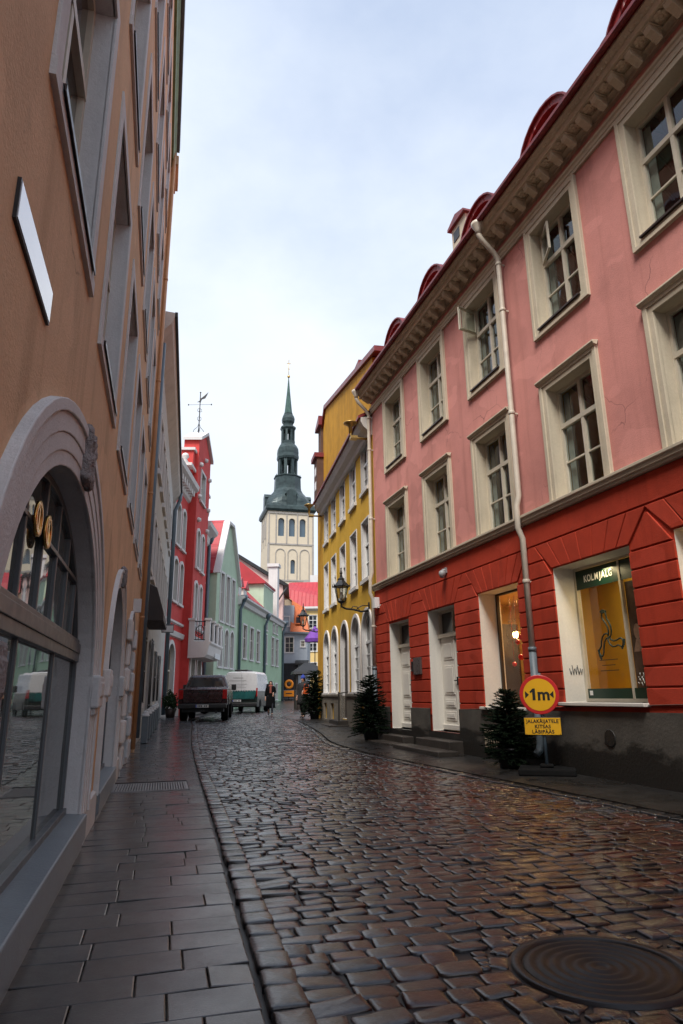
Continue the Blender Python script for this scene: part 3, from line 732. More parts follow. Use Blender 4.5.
M['paleg']=stucco('pale_grey_plaster',(.50,.50,.48),.12,streak=.4)
M['bluegrey']=paint('blue_grey_downpipe',(.10,.14,.17),.4,.2)
M['yellow']=stucco('ochre_yellow_stucco',(.62,.36,.034),.14,streak=.32,patch=.25)
M['yellowdirty']=stucco('stained_ochre_wall',(.55,.28,.02),.30,streak=.8,dirt=(.10,.07,.03))
M['yellowpale']=stucco('pale_yellow_stucco',(.72,.52,.22),.1)
M['greytrim2']=stucco('light_grey_moulding',(.58,.55,.51),.15,streak=.3)
M['redhouse']=stucco('crimson_stucco',(.56,.062,.055),.12,streak=.3,patch=.2)
M['whitetrim']=stucco('white_moulding',(.66,.64,.62),.1,streak=.2)
M['green']=stucco('sage_green_stucco',(.36,.50,.34),.12,streak=.2)
M['greenpale']=stucco('pale_green_stucco',(.46,.58,.43),.12,streak=.2)
M['pinkpale']=stucco('pale_pink_plaster',(.70,.47,.43),.08,streak=.1)
M['tile']=tilemat('red_clay_tiles',(.42,.10,.05))
M['tileorange']=tilemat('orange_clay_tiles',(.60,.14,.03))
M['redmetal']=seam_roof('bright_red_metal',(.42,.03,.04),.6,'X',.6)
M['slateblue']=stucco('blue_grey_render',(.36,.40,.44),.12)
M['towercream']=stucco('tower_limewash',(.62,.53,.40),.06,streak=.12)
M['towergrey']=stucco('tower_grey_band',(.36,.33,.30),.15)
M['oldstone']=stucco('old_plinth_stone',(.20,.175,.14),.35,streak=.6,bmp=.5); M['copper']=paint('dark_patinated_copper',(.035,.055,.055),.42,.5,metal=.3,scale=.6)
M['coppergreen']=paint('green_copper_spire',(.05,.10,.085),.45,.4,metal=.3,scale=.6)
M['brick']=stucco('weathered_timber',(.12,.065,.045),.4)
M['awnbrown']=paint('dark_brown_boards',(.035,.024,.02),.6,.4); M['black']=paint('black_netting',(.012,.013,.016),.8,.6,scale=.7)
M['umbrella']=paint('purple_canvas',(.14,.035,.28),.7,.2)

# ================================================================== grey-white house on the left
def grey_house():
    p=lp(17.15,.0); az=R(-12.9); d,n=dirs(az)
    hx=thing('grey_house','narrow pale grey house with a dark awning and iron grilles beside the orange house','house',(p[0],p[1],0),math.atan2(d[1],d[0]))
    L=17.3; H_=11.6
    cols=[1.0+1.9*k for k in range(8)]
    ops=[(x,x+1.05,z,z+1.8,0) for x in cols for z in (4.7,8.0)]
    low=[(.8,1.9,1.1,2.8,0),(4.2,5.5,.2,3.0,.4),(7.0,8.2,1.1,2.8,0),(9.6,10.8,1.1,2.8,0),(12.6,13.9,.4,3.0,.4)]
    frontage(hx,'street_wall',M['paleg'],0,L,-.2,H_,ops+low,M['whitetrim'],.15)
    mb=MB(); shell(mb,0,L,8,-.2,H_,15.5); mb.build('house_body',M['paleg'],hx)
    place_wins(hx,ops,.12,'whitetrim'); place_wins(hx,[low[0],low[2],low[3]],.12,'whitetrim')
    for op in low[:4]:
        g=MB()
        for q in range(6): x=op[0]+(op[1]-op[0])*(q+.5)/6; g.tube([(x,-.08,op[2]-.05),(x,-.08,op[3])],.012,6)
        for z in (op[2],op[2]+.8,op[3]-.1): g.box(op[0]-.05,op[1]+.05,-.095,-.07,z,z+.03)
        g.build('window_grille',M['iron'],hx)
    for op in (low[1],low[4]):
        d_=MB(); d_.box(op[0]+.02,op[1]-.02,.1,.14,op[2],op[3]-.1); d_.build('shutter_door',M['darkwood'],hx)
    rf=MB(); gable_roof(rf,-.0,L+.25,8,H_+.1,16,.0); rf.mi=1; rf.prism_x([(.0,H_-.45),(-.30,H_-.1),(-.36,H_+.1),(-.36,H_+.22),(0,H_+.25)],0,L+.2); rf.mi=2; rf.box(0,L+.2,-.44,-.36,H_+.1,H_+.24)
    rf.build('roof',[M['roofred'],M['greytrim2'],M['iron']],hx)
    dp=MB(); dp.tube([(L-.05,-.36,H_+.1),(L-.05,-.34,H_-.3),(L-.05,-.12,H_-.9),(L-.05,-.12,.4)],.10,10); dp.build('downpipe',M['bluegrey'],hx)
    dp=MB(); dp.tube([(.35,-.08,H_-.6),(.35,-.08,.3)],.07,10); dp.build('downpipe',M['bluegrey'],hx)
    aw=MB(); aw.prism_x([(0,4.25),(-.30,4.1),(-.50,3.45),(-.52,3.2),(-.0,3.2)],1.1,3.6)
    aw.build('awning',M['awnbrown'],hx,bevel=.02)
    sb=MB(); sb.box(3.9,3.94,-.72,-.36,3.15,3.38); sb.mi=1; sb.box(3.88,3.90,-.70,-.38,3.17,3.36); sb.mi=0; sb.tube([(3.92,0,3.40),(3.92,-.74,3.40)],.012,6); sb.build('hanging_sign',[M['pipegrey'],M['signwhite']],hx)
    for k in range(6):
        b=MB(); b.box(-.08,.08,-.08,.08,0,.66); b.mi=1; b.lathe([(.11,.66),(.11,.69),(.07,.73),(.07,.77),(.02,.80)],(0,0,0),14)
        o=b.build('stone_bollard',[M['pipegrey'],M['greytrim']],None,bevel=.012)
        s=1.4+k*1.25; x,y=frame_pt(d,n,p[0]*n[0]+p[1]*n[1],p[0]*d[0]+p[1]*d[1]+s,.20); o.location=(x,y,zg(y)+.05); o.rotation_euler=(0,0,hx.rotation_euler[2])
        tag(o,'short grey stone bollard in the row along the pale grey house','bollard','bollards along the grey house')
grey_house()

# ================================================================== red house with stepped gable
def red_house():
    d,n=dirs(R(-2)); p=(-9.25,33.6); org=p
    hx=thing('red_house','crimson house with stepped gable, white trim and a balcony over the shop','house',(org[0],org[1],0),math.atan2(d[1],d[0]))
    X=lambda s: s-30.8     # s along RD plane (see survey)
    hx.scale=(1.06,1.06,1.06)
    # survey s: left wing 30.8-35.6, centre 35.6-39.8, right wing 39.8-42.8
    X0,X1,X2,X3=0,4.9,9.0,12.0
    z0=-.1
    wl=[(1.9,2.8,9.0,11.2,.25),(1.9,2.8,6.0,8.2,.25),(3.4,4.2,9.0,11.2,.25),(3.4,4.2,6.0,8.2,.25),(.5,1.3,9.0,11.2,.25),(.5,1.3,6.0,8.2,.25),(1.6,3.1,.3,3.8,.75)]
    wc=[(5.5,6.3,8.4,10.6,.25),(7.0,7.8,8.4,10.6,.25),(5.5,6.3,5.1,7.5,.25),(7.0,7.8,5.1,7.5,.25),(5.9,7.2,12.5,14.3,0),(5.3,6.5,.3,3.4,.5),(7.2,8.5,.9,3.4,.5)]
    wr=[(9.9,10.7,8.4,10.6,.25),(9.9,10.7,5.2,7.4,.25),(10.1,11.2,.9,3.2,.5)]
    frontage(hx,'left_wing_wall',M['redhouse'],X0,X1,z0,12.9,wl,M['whitetrim'],.2)
    frontage(hx,'right_wing_wall',M['redhouse'],X2,X3,z0,11.9,wr,M['whitetrim'],.2)
    # centre bay stands forward and carries the gable
    def gz(x):
        return 12.2
    frontage(hx,'centre_bay_wall',M['redhouse'],X1,X2,z0,15.2,wc,M['whitetrim'],.2,y=-.45)
    g=MB()
    g.box(X1-1.3,X2+1.1,-.1,.45,12.5,13.9); g.box(X1-.6,X2+.5,-.25,.45,13.8,15.1); g.box(X1,X2,-.45,.45,15.15,16.0); g.prism([(X1,16.0),(X2,16.0),((X1+X2)/2,17.1)],-.45,.45)
    for x in (X1,X2): g.box(x-.02,x+.02,-.45,.2,z0,15.2)
    g.mi=1
    g.prism([(X1-.15,15.95),((X1+X2)/2,17.1),(X2+.15,15.95),(X2+.15,16.15),((X1+X2)/2,17.32),(X1-.15,16.15)],-.62,.5)
    for a,b,z in ((X1-1.4,X1,13.9),(X1-.7,X1,15.1),(X2,X2+1.2,13.9),(X2,X2+.6,15.1)): g.box(a,b,-.35,.5,z,z+.16)
    for xx,zz in ((X1-1.1,14.06),(X2+.9,14.06),(X2+.35,15.26)): g.lathe([(.14,0),(.2,.12),(.1,.3),(.22,.45),(.16,.62),(0,.7)],(xx,.1,zz),10)
    for xx,zz in ((X1+.5,14.6),(X2-.5,14.6),((X1+X2)/2,15.4),(X1+.5,12.6),(X2-.5,12.6),(X1+.6,11.2),(X2-.6,11.2)): g.lathe([(0,-.16),(.16,-.08),(.16,.08),(0,.16)],(xx,-.5,zz),10)
    g.build('stepped_gable',[M['redhouse'],M['whitetrim']],hx)
    t=MB(); 
    t.prism_x([(0,12.0),(-.12,12.1),(-.2,12.5),(-.55,12.75),(-.6,13.0),(0,13.05)],X0-.2,X1-.02); 
    for k in range(9): t.box(X0+.15+.52*k,X0+.35+.52*k,-.4,-.1,12.3,12.62)
    t.build('cornice',M['whitetrim'],hx); t=MB(); t.prism_x([(0,11.0),(-.12,11.1),(-.2,11.5),(-.6,11.8),(-.65,12.05),(0,12.1)],X2+.02,X3+.15)
    t.build('cornice',M['whitetrim'],hx)
    for a,b,y in ((X0,X1,0),(X2,X3,0),(X1-.02,X2+.02,-.45)):
        t=MB(); t.prism_x([(y,4.15),(y-.12,4.2),(y-.18,4.45),(y,4.5)],a,b); t.build('string_course',M['whitetrim'],hx)
        t=MB(); t.prism_x([(y,4.85),(y-.1,4.9),(y-.1,5.0),(y,5.02)],a,b); t.build('sill_band',M['whitetrim'],hx)
    place_wins(hx,[w for w in wl if w[3]-w[2]<2.5],.15,'whitetrim',trimw=.16,proud=.07)
    place_wins(hx,wr[:2],.15,'whitetrim',trimw=.16,proud=.07)
    # windows of the forward bay hang on an offset
    for op in wc[:5]:
        o=simple_win(hx,op[1]-op[0],op[3]-op[2],.15,'whitetrim',trimw=.16,arch=op[4],proud=.07); o.location=((op[0]+op[1])/2,-.45,op[2])
    for op,y in ((wl[6],0),(wc[5],-.45),(wc[6],-.45),(wr[2],0)):
        o=simple_win(hx,op[1]-op[0],op[3]-op[2],.15,'whitetrim',trimw=.2,arch=op[4],proud=.08,sill=False); o.location=((op[0]+op[1])/2,y,op[2])
    # balcony over the shop entrance
    b=MB(); xa,xb=X1-.1,X2+.5; y0,y1=-1.55,-.4; zf=4.1
    b.prism_x([(y1,3.2),(y0+.25,3.25),(y0+.1,3.4),(y0,3.9),(y0-.1,4.0),(y0-.1,zf),(y1,zf)],xa,xb)
    bo=b.build('balcony',M['whitetrim'],hx)
    def pier(a,c,ya,yb):
        b=MB(); b.box(a,c,ya,yb,zf,zf+1.15); b.box(a-.05,c+.05,ya-.05,yb+.05,zf+1.15,zf+1.27); b.build('balcony_pier',M['whitetrim'],bo)
    def rail(pa,pb):
        b=MB(); k=max(2,int(math.hypot(pb[0]-pa[0],pb[1]-pa[1])/.13))
        b.tube([(*pa,zf+1.1),(*pb,zf+1.1)],.03,6); b.tube([(*pa,zf+.1),(*pb,zf+.1)],.025,6)
        for q in range(k):
            u=(q+.5)/k; x=pa[0]+(pb[0]-pa[0])*u; y=pa[1]+(pb[1]-pa[1])*u; b.tube([(x,y,zf+.1),(x,y,zf+1.1)],.016,5)
        um=.5; x=(pa[0]+pb[0])/2; y=(pa[1]+pb[1])/2; dx=.22*(pb[0]-pa[0])/max(.01,math.hypot(pb[0]-pa[0],pb[1]-pa[1])); dy=.22*(pb[1]-pa[1])/max(.01,math.hypot(pb[0]-pa[0],pb[1]-pa[1]))
        b.tube([(x+dx*math.cos(t*PI/6),y+dy*math.cos(t*PI/6),zf+.6+.28*math.sin(t*PI/6)) for t in range(13)],.02,5)
        b.build('railing',M['iron'],bo)
    xs_=[xa,xa+1.5,xa+3.0,xb-.35]
    for x in xs_: pier(x,x+.35,y0,y0+.25)
    for x in (xa,xb-.3): pier(x,x+.25,y1-.3,y1)
    for x,x2 in zip(xs_,xs_[1:]): rail((x+.35,y0+.12),(x2,y0+.12))
    rail((xa+.12,y0+.25),(xa+.12,y1-.3)); rail((xb-.15,y0+.25),(xb-.15,y1-.3))
    aw=MB(); aw.prism_x([(-.45,3.95),(-1.5,3.62),(-1.52,3.3),(-.47,3.5)],xb-2.2,xb-.2); aw.build('awning',M['greytrim'],hx)
    pl=MB(); pl.box(X0,X1,-.06,.1,-.2,.7); pl.box(X1,X2,-.52,-.4,-.2,.7); pl.box(X2,X3,-.06,.1,-.2,.7); pl.build('plinth',M['towergrey'],hx)
    body=MB(); shell(body,X0,X3,9,-.2,11.9,12.6); body.build('house_body',M['redhouse'],hx)
    rf=MB(); gable_roof(rf,X0-.1,X3+.1,9,12.0,12.7,.0); rf.build('roof',M['roofred'],hx)
    dp=MB(); dp.tube([(X3-.1,-.12,11.5),(X3-.1,-.12,.4)],.11,10); dp.lathe([(.14,0),(.28,.35),(.28,.5)],(X3-.1,-.15,11.2),10); dp.build('downpipe',M['bluegrey'],hx)
    # weather vane
    wv=thing('weather_vane','black iron weather vane with a flag figure on the red stepped gable','weather vane'); wx=(X1+X2)/2-.2
    wx*=1.06; wv.location=(org[0]+d[0]*wx, org[1]+d[1]*wx, 18.2)
    wv.scale=(.74,.74,.76)
    m=MB(); m.tube([(0,0,-.1),(0,0,3.9)],.045,8); 
    for k in range(4):
        a=k*PI/2+.4; m.tube([(.5*math.cos(a),.5*math.sin(a),.0),(.42*math.cos(a),.42*math.sin(a),.3),(.12*math.cos(a),.12*math.sin(a),.6),(0,0,1.0)],.022,6)
        m.tube([(.0,0,1.15),(.16*math.cos(a),.16*math.sin(a),1.3),(.16*math.cos(a),.16*math.sin(a),1.5),(0,0,1.6)],.02,6); m.tube([(0,0,2.05),(.2*math.cos(a),.2*math.sin(a),2.1),(.17*math.cos(a),.17*math.sin(a),2.3),(0,0,2.4)],.02,6)
    m.lathe([(0,3.85),(.09,3.93),(0,4.02)],(0,0,0),10); m.build('vane_mast',M['iron'],wv)
    m=MB(); m.tube([(-1.05,0,2.75),(1.05,0,2.75)],.014,6); m.box(-1.1,-1.0,-.01,.01,2.68,2.82); m.box(1.0,1.1,-.01,.01,2.68,2.82); m.build('direction_bar',M['iron'],wv)
    m=MB(); m.prism([(-.28,3.0),(-.08,3.1),(.05,3.35),(.35,3.6),(.72,3.95),(.6,3.65),(.45,3.35),(.15,3.25),(.05,2.95),(-.15,3.0)],-.015,.015); m.build('vane_flag',M['iron'],wv)
    pt=thing('potted_bush','small dark green bush in a pot against the red house base','bush',(org[0]+d[0]*-1.1+1.0*1,org[1]-1.2,zg(30)+.05))
    m=MB(); m.lathe([(.2,0),(.27,.4),(.25,.4)],(0,0,0),14); m.build('pot',M['rust'],pt)
    leafball('foliage',pt,(0,0,.75),.42,.5,900,M['leafdark'],.07)
def leafball(name,parent,c,r,h,n,mat,size,seed=3):
    rs=random.Random(seed); v=[];f=[]
    for i in range(n):
        while True:
            p=Vector((rs.uniform(-1,1),rs.uniform(-1,1),rs.uniform(-1,1)))
            if .35<p.length<1: break
        k=.8+.25*math.sin(7*p.x+3*p.z)+.1*rs.random()
        q=Vector((c[0]+p.x*r*k,c[1]+p.y*r*k,c[2]+p.z*h*k)); a=Vector((rs.gauss(0,1),rs.gauss(0,1),rs.gauss(0,1))).normalized(); b=a.cross(Vector((rs.gauss(0,1),rs.gauss(0,1),rs.gauss(0,1)))).normalized()
        s=size*rs.uniform(.6,1.3); i0=len(v); v+= [tuple(q-a*s),tuple(q+b*s*.45),tuple(q+a*s),tuple(q-b*s*.45)]; f.append((i0,i0+1,i0+2,i0+3))
    me=bpy.data.meshes.new(name); me.from_pydata(v,[],f); me.materials.append(mat); o=bpy.data.objects.new(name,me); COL.objects.link(o); o.parent=parent; return o
def leafmat(name,c,c2):
    m,nt,b=newmat(name); v=coords(nt); nt.links.new(ramp(nt,noise(nt,v,9,3),[(.35,c),(.65,c2)]),b.inputs['Base Color']); b.inputs['Roughness'].default_value=.8; b.inputs['Specular IOR Level'].default_value=.15; return m
M['leafdark']=leafmat('dark_leaf',(.012,.03,.012),(.035,.06,.022))
M['needle']=leafmat('fir_needle',(.004,.011,.006),(.014,.027,.012))
M['bark']=paint('bark',(.06,.04,.025),.9,.4)
red_house()

# ================================================================== green houses
def green_houses():
    d,n=dirs(R(5)); o0=(-9.0,46.3)
    rz=math.atan2(d[1],d[0]); P=lambda s:(o0[0]+d[0]*s,o0[1]+d[1]*s)
    S0=o0[0]*d[0]+o0[1]*d[1]
    # gabled house  s 43.6..50
    a=P(.2); hx=thing('green_gable_house','pale green house with a white trimmed front gable and red side roof','house',(a[0],a[1],0),rz)
    L=6.3; xm=2.9
    ops=[(1.0+1.6*k,1.9+1.6*k,6.5,10.0,0) for k in range(3)]+[(1.0+1.6*k,1.95+1.6*k,3.3,6.0,.45) for k in range(3)]+[(.9+1.7*k,2.0+1.7*k,.5,2.6,.5) for k in range(3)]
    zt=lambda x: 9.9+4.6*(1-abs(x-xm)/xm) if x<2*xm else 9.9
    mb=MB(); wall(mb,0,L,-.2,10.0,ops); 
    mb.poly([(0,0,10),(L,0,10),(xm+.7,0,14.2),(xm-.7,0,14.2)])
    for x in (0,L): mb.poly([(x,0,-.2),(x,9,-.2),(x,9,10),(x,0,10)])
    mb.poly([(0,9,-.2),(L,9,-.2),(L,9,10),(0,9,10)])
    mb.mi=1
    for op in ops: reveal(mb,op,0,.2)
    mb.build('gable_wall',[M['greenpale'],M['whitetrim']],hx)
    place_wins(hx,ops,.15,'whitetrim',trimw=.16,proud=.06)
    rf=MB(); rf.prism([(-.25,9.75),(xm-.72,14.15),(xm-.72,14.3),(-.3,9.95)],.25,9); rf.prism([(L+.25,9.75),(xm+.72,14.15),(xm+.72,14.3),(L+.3,9.95)],.25,9); rf.prism([(xm-.72,14.15),(xm+.72,14.15),(xm+.72,14.3),(xm-.72,14.3)],.25,9); rf.build('roof',M['redmetal'],hx)
    bg=MB(); bg.ring([(0,9.8),(xm-.65,14.0),(xm+.65,14.0),(L,9.8)],[(-.22,9.8),(xm-.76,14.22),(xm+.76,14.22),(L+.22,9.8)],-.25,.3);  bg.build('bargeboard',M['whitetrim'],hx)
    kn=MB(); kn.lathe([(.2,0),(.24,.3),(.16,.4),(.30,.62),(.34,.9),(.25,1.15),(0,1.25)],(1.6,1.6,13.9),14); kn.box(1.3,1.9,1.3,1.9,12.3,14.0); kn.build('chimney_ball',M['towergrey'],hx)
    # long house
    a=P(6.6); hx=thing('green_house','long sage green house with red dormers and tall white windows','house',(a[0],a[1],0),rz+R(.4))
    L=21.0; Z=8.75
    xs=[1.9,4.6,7.3,10.8,14.6,17.0]
    ops=[(x,x+1.35,4.25,6.95,0) for x in xs]+[(x,x+1.2,.9,2.4,.0) for x in xs]+[(11.5,12.2,7.4,8.3,0),(17.0,17.8,7.5,8.4,.2),(15.2,16.0,7.5,8.4,.2)]
    frontage(hx,'street_wall',M['green'],0,L,-.2,Z,ops,M['whitetrim'],.15)
    place_wins(hx,ops,.10,'whitetrim',trimw=.14,proud=.06)
    co=MB(); co.prism_x([(0,8.35),(-.2,8.45),(-.3,8.75),(-.55,8.9),(-.55,9.05),(0,9.1)],-.1,10.6); co.prism_x([(0,8.5),(-.2,8.55),(-.3,8.85),(-.5,8.95),(-.5,9.05),(0,9.1)],10.7,L+.1); co.build('cornice',M['whitetrim'],hx)
    mb=MB(); shell(mb,0,L,9,-.2,Z,13.2); mb.build('house_body',M['green'],hx)
    rf=MB(); gable_roof(rf,-.1,L+.1,9,Z+.2,13.4,.0); ro=rf.build('roof',M['tile'],hx)
    dm=MB()
    for x in (1.0,3.0): 
        dm.mi=2; dm.box(x,x+1.3,.3,2.5,9,10.2); dm.mi=1; dm.poly([(x+.3,.29,9.3),(x+1.0,.29,9.3),(x+1.0,.29,10),(x+.3,.29,10)]); dm.mi=0; dm.prism([(x-.15,10.15),(x+.65,10.9),(x+1.45,10.15)],.1,3.0)
    dm.build('dormer',[M['redmetal'],M['pane'],M['greytrim2']],ro)
    dm=MB(); x=11.2; dm.mi=1; dm.box(x,x+5,.2,3.2,8.9,12.0); dm.mi=0; dm.prism_x([(0,11.9),(0,12.1),(2.5,14.1),(3.2,14.1),(3.2,11.9)],x-.3,x+5.3); dm.mi=2; dm.box(x-.1,x+5.1,.1,.2,11.75,12.0)
    dm.build('roof_storey',[M['redmetal'],M['greenpale'],M['whitetrim']],ro)
    fw=MB(); fw.prism_x([(0,9.28),(3.2,12.3),(3.2,12.5),(-.05,9.42)],4.4,10.4); fw.build('red_roof_sheet',M['redmetal'],hx)
    ch=MB(); ch.box(18.6,19.7,.2,1.2,8.8,15.0); ch.box(18.45,19.85,.05,1.35,15.0,15.35); ch.build('chimney',M['whitetrim'],hx)
    for x,hz in ((.35,8.9),(10.6,8.6),(20.8,9.0)):
        dp=MB(); dp.tube([(x,-.45,hz),(x,-.4,hz-.3),(x,-.14,hz-.9),(x,-.14,.4)],.12,10); dp.lathe([(.12,-.3),(.3,.05),(.3,.25)],(x,-.4,hz),10)
        dp.build('downpipe',M['bluegrey'],hx)
    # pink gable house behind
    hx=thing('pale_pink_house','pale pink gable wall with a dark verge rising behind the green house','house',(-16.85,79,0),R(4))
    mb=MB(); prof=[(-2.5,0),(-2.5,14.5),(1.0,19.6),(9.6,14.2),(9.6,0)]; mb.prism(prof,0,12); mb.build('gable_wall',M['pinkpale'],hx)
    rf=MB(); rf.ring([(-2.5,14.5),(1.0,19.6),(9.7,14.2)],[(-2.8,14.5),(1.0,20.0),(10.3,14.3)],-.4,12.3); rf.build('roof',M['iron'],hx)
    mb=MB(); mb.prism_x([(0,13.1),(-.5,13.15),(-.5,13.6),(0,13.7)],-2.6,6.0); mb.build('cornice',M['whitetrim'],hx)
    dp=MB(); dp.tube([(10.1,-.3,14.0),(9.6,-.35,13.2),(8.7,-.35,11.8),(8.6,-.3,1.0)],.10,8); dp.build('downpipe',M['iron'],hx)
green_houses()

# ================================================================== houses closing the street
def far_houses():
    def at(px,Y): return (px-343.5)/F*.963*Y
    Y=86; x0=at(282.5,Y); x1=at(307,Y); zb=.3
    hx=thing('blue_grey_house','small blue grey house with an orange tiled mansard roof at the street end','house',(x0,Y,0),0)
    w=x1-x0; ops=[(.25,1.3,6.6,8.5,0),(2.3,2.75,7.3,8.0,0)]
    frontage(hx,'street_wall',M['slateblue'],-1,w,-.2,9.0,ops+[(-.4,1.9,.3,4.4,0)],M['whitetrim'],.2)
    place_wins(hx,ops,.12,'whitetrim',trimw=.12)
    mb=MB(); shell(mb,-1,w,8,-.2,9,9.1); mb.box(-.8,1.3,.5,7,9,12.7); mb.build('house_body',M['slateblue'],hx)
    o=simple_win(hx,.8,1.2,.12,'whitetrim'); o.location=(.3,.42,10.0)
    rf=MB(); rf.prism([(-1.1,9.0),(-1.1,9.25),(w+.3,9.1),(w+.3,8.9)],-.5,8); ro=rf.build('eaves_ledge',M['pipegrey'],hx)
    rf=MB(); rf.poly([(.9,-.35,9.05),(w+.25,-.35,9.05),(w-.5,2.2,12.6),(.9,2.2,13.6)]); rf.poly([(.9,2.2,13.6),(w-.5,2.2,12.6),(w-.5,6,12.6),(-.9,6,15.4),(-1.1,1.2,14.6)]); rf.poly([(w+.25,-.35,9.05),(w+.25,7,9.05),(w-.5,6,12.6),(w-.5,2.2,12.6)]); rf.poly([(.9,-.35,9.05),(.9,2.2,13.6),(.9,2.2,9.05)]); rf.build('roof',M['tileorange'],hx)
    d_=MB(); d_.box(1.5,2.3,.15,1.6,10.2,11.3); d_.mi=1; d_.poly([(1.62,.145,10.35),(2.18,.145,10.35),(2.18,.145,11.1),(1.62,.145,11.1)]); d_.build('dormer',[M['tileorange'],M['pane']],hx)
    cp=MB(); cp.prism_x([(0,5.6),(-1.2,5.2),(-1.2,5.0),(0,5.2)],1.6,w+.2); cp.build('porch_roof',M['iron'],hx)
    fn=MB()
    for k in range(9): fn.box(-1.0+.33*k,-.67+.33*k,-.62+.03*(k%2),-.55+.03*(k%2),.3,5.2)
    fo=fn.build('netting_screen',M['black'],None); fo.location=(x0,Y,0); tag(fo,'tall black netting screen hung across the grey house ground floor','screen')
    Y=100; x0=at(291,Y); x1=at(335,Y)
    hx=thing('yellow_far_house','pale yellow house with a bright red metal roof below the church tower','house',(x0,Y,0),R(-3))
    w=x1-x0+4; ops=[(2.6+2.1*k,3.8+2.1*k,z,z+1.9,0) for k in range(4) for z in (4.0,7.6,11.0)]
    frontage(hx,'street_wall',M['yellowpale'],1.0,w,-.2,14.0,ops,M['whitetrim'],.2)
    place_wins(hx,ops,.12,'whitetrim',trimw=.1,frame='signwhite')
    mb=MB(); mb.poly([(1,0,-.2),(1,8,-.2),(1,8,14),(1,0,14)]); mb.build('side_wall',M['yellowpale'],hx)
    co=MB(); co.prism_x([(0,13.6),(-.5,13.9),(-.5,14.2),(0,14.3)],.6,w); co.build('cornice',M['whitetrim'],hx)
    mb=MB(); mb.prism([(-3.2,-.2),(-3.2,15.0),(-1.2,17.2),(1.6,14.2),(1.6,-.2)],1.2,2.0); mb.build('side_gable',M['brick2'],hx)
    o=simple_win(hx,.9,1.5,.1,'whitetrim'); o.location=(.2,1.18,13.0)
    rf=MB(); rf.poly([(.4,-.5,14.2),(w,-.5,14.2),(w,6,19.0),(-1.2,6,19.0),(-1.2,1.1,17.3)]); rf.prism([(-3.5,14.7),(-1.2,17.2),(-1.2,17.5),(-3.7,14.9)],1.0,6); rf.prism([(-1.2,17.2),(.5,14.2),(.7,14.4),(-1.2,17.5)],1.0,1.3); rf.build('roof',M['redmetal'],hx)
    ch=MB(); ch.box(6.2,6.7,4,4.5,17,19.8); ch.build('vent_pipe',M['iron'],hx)
    # white block far behind
    hx=thing('white_block','white house with a grey roof far behind the red metal roof','house',(at(300,140),140,0),R(4))
    mb=MB(); mb.box(0,14,0,10,-.2,24); mb.box(2,5,-.4,0,24,26.2); mb.box(7,14,-1,6,20,27); mb.build('walls',M['whitetrim'],hx)
    rf=MB(); rf.prism([(-.3,24),(14.3,24),(13,25.2),(1,25.2)],-.3,10); rf.build('roof',M['towergrey'],hx)
M['brick2']=stucco('brown_grey_plaster',(.34,.27,.19),.2)
far_houses()

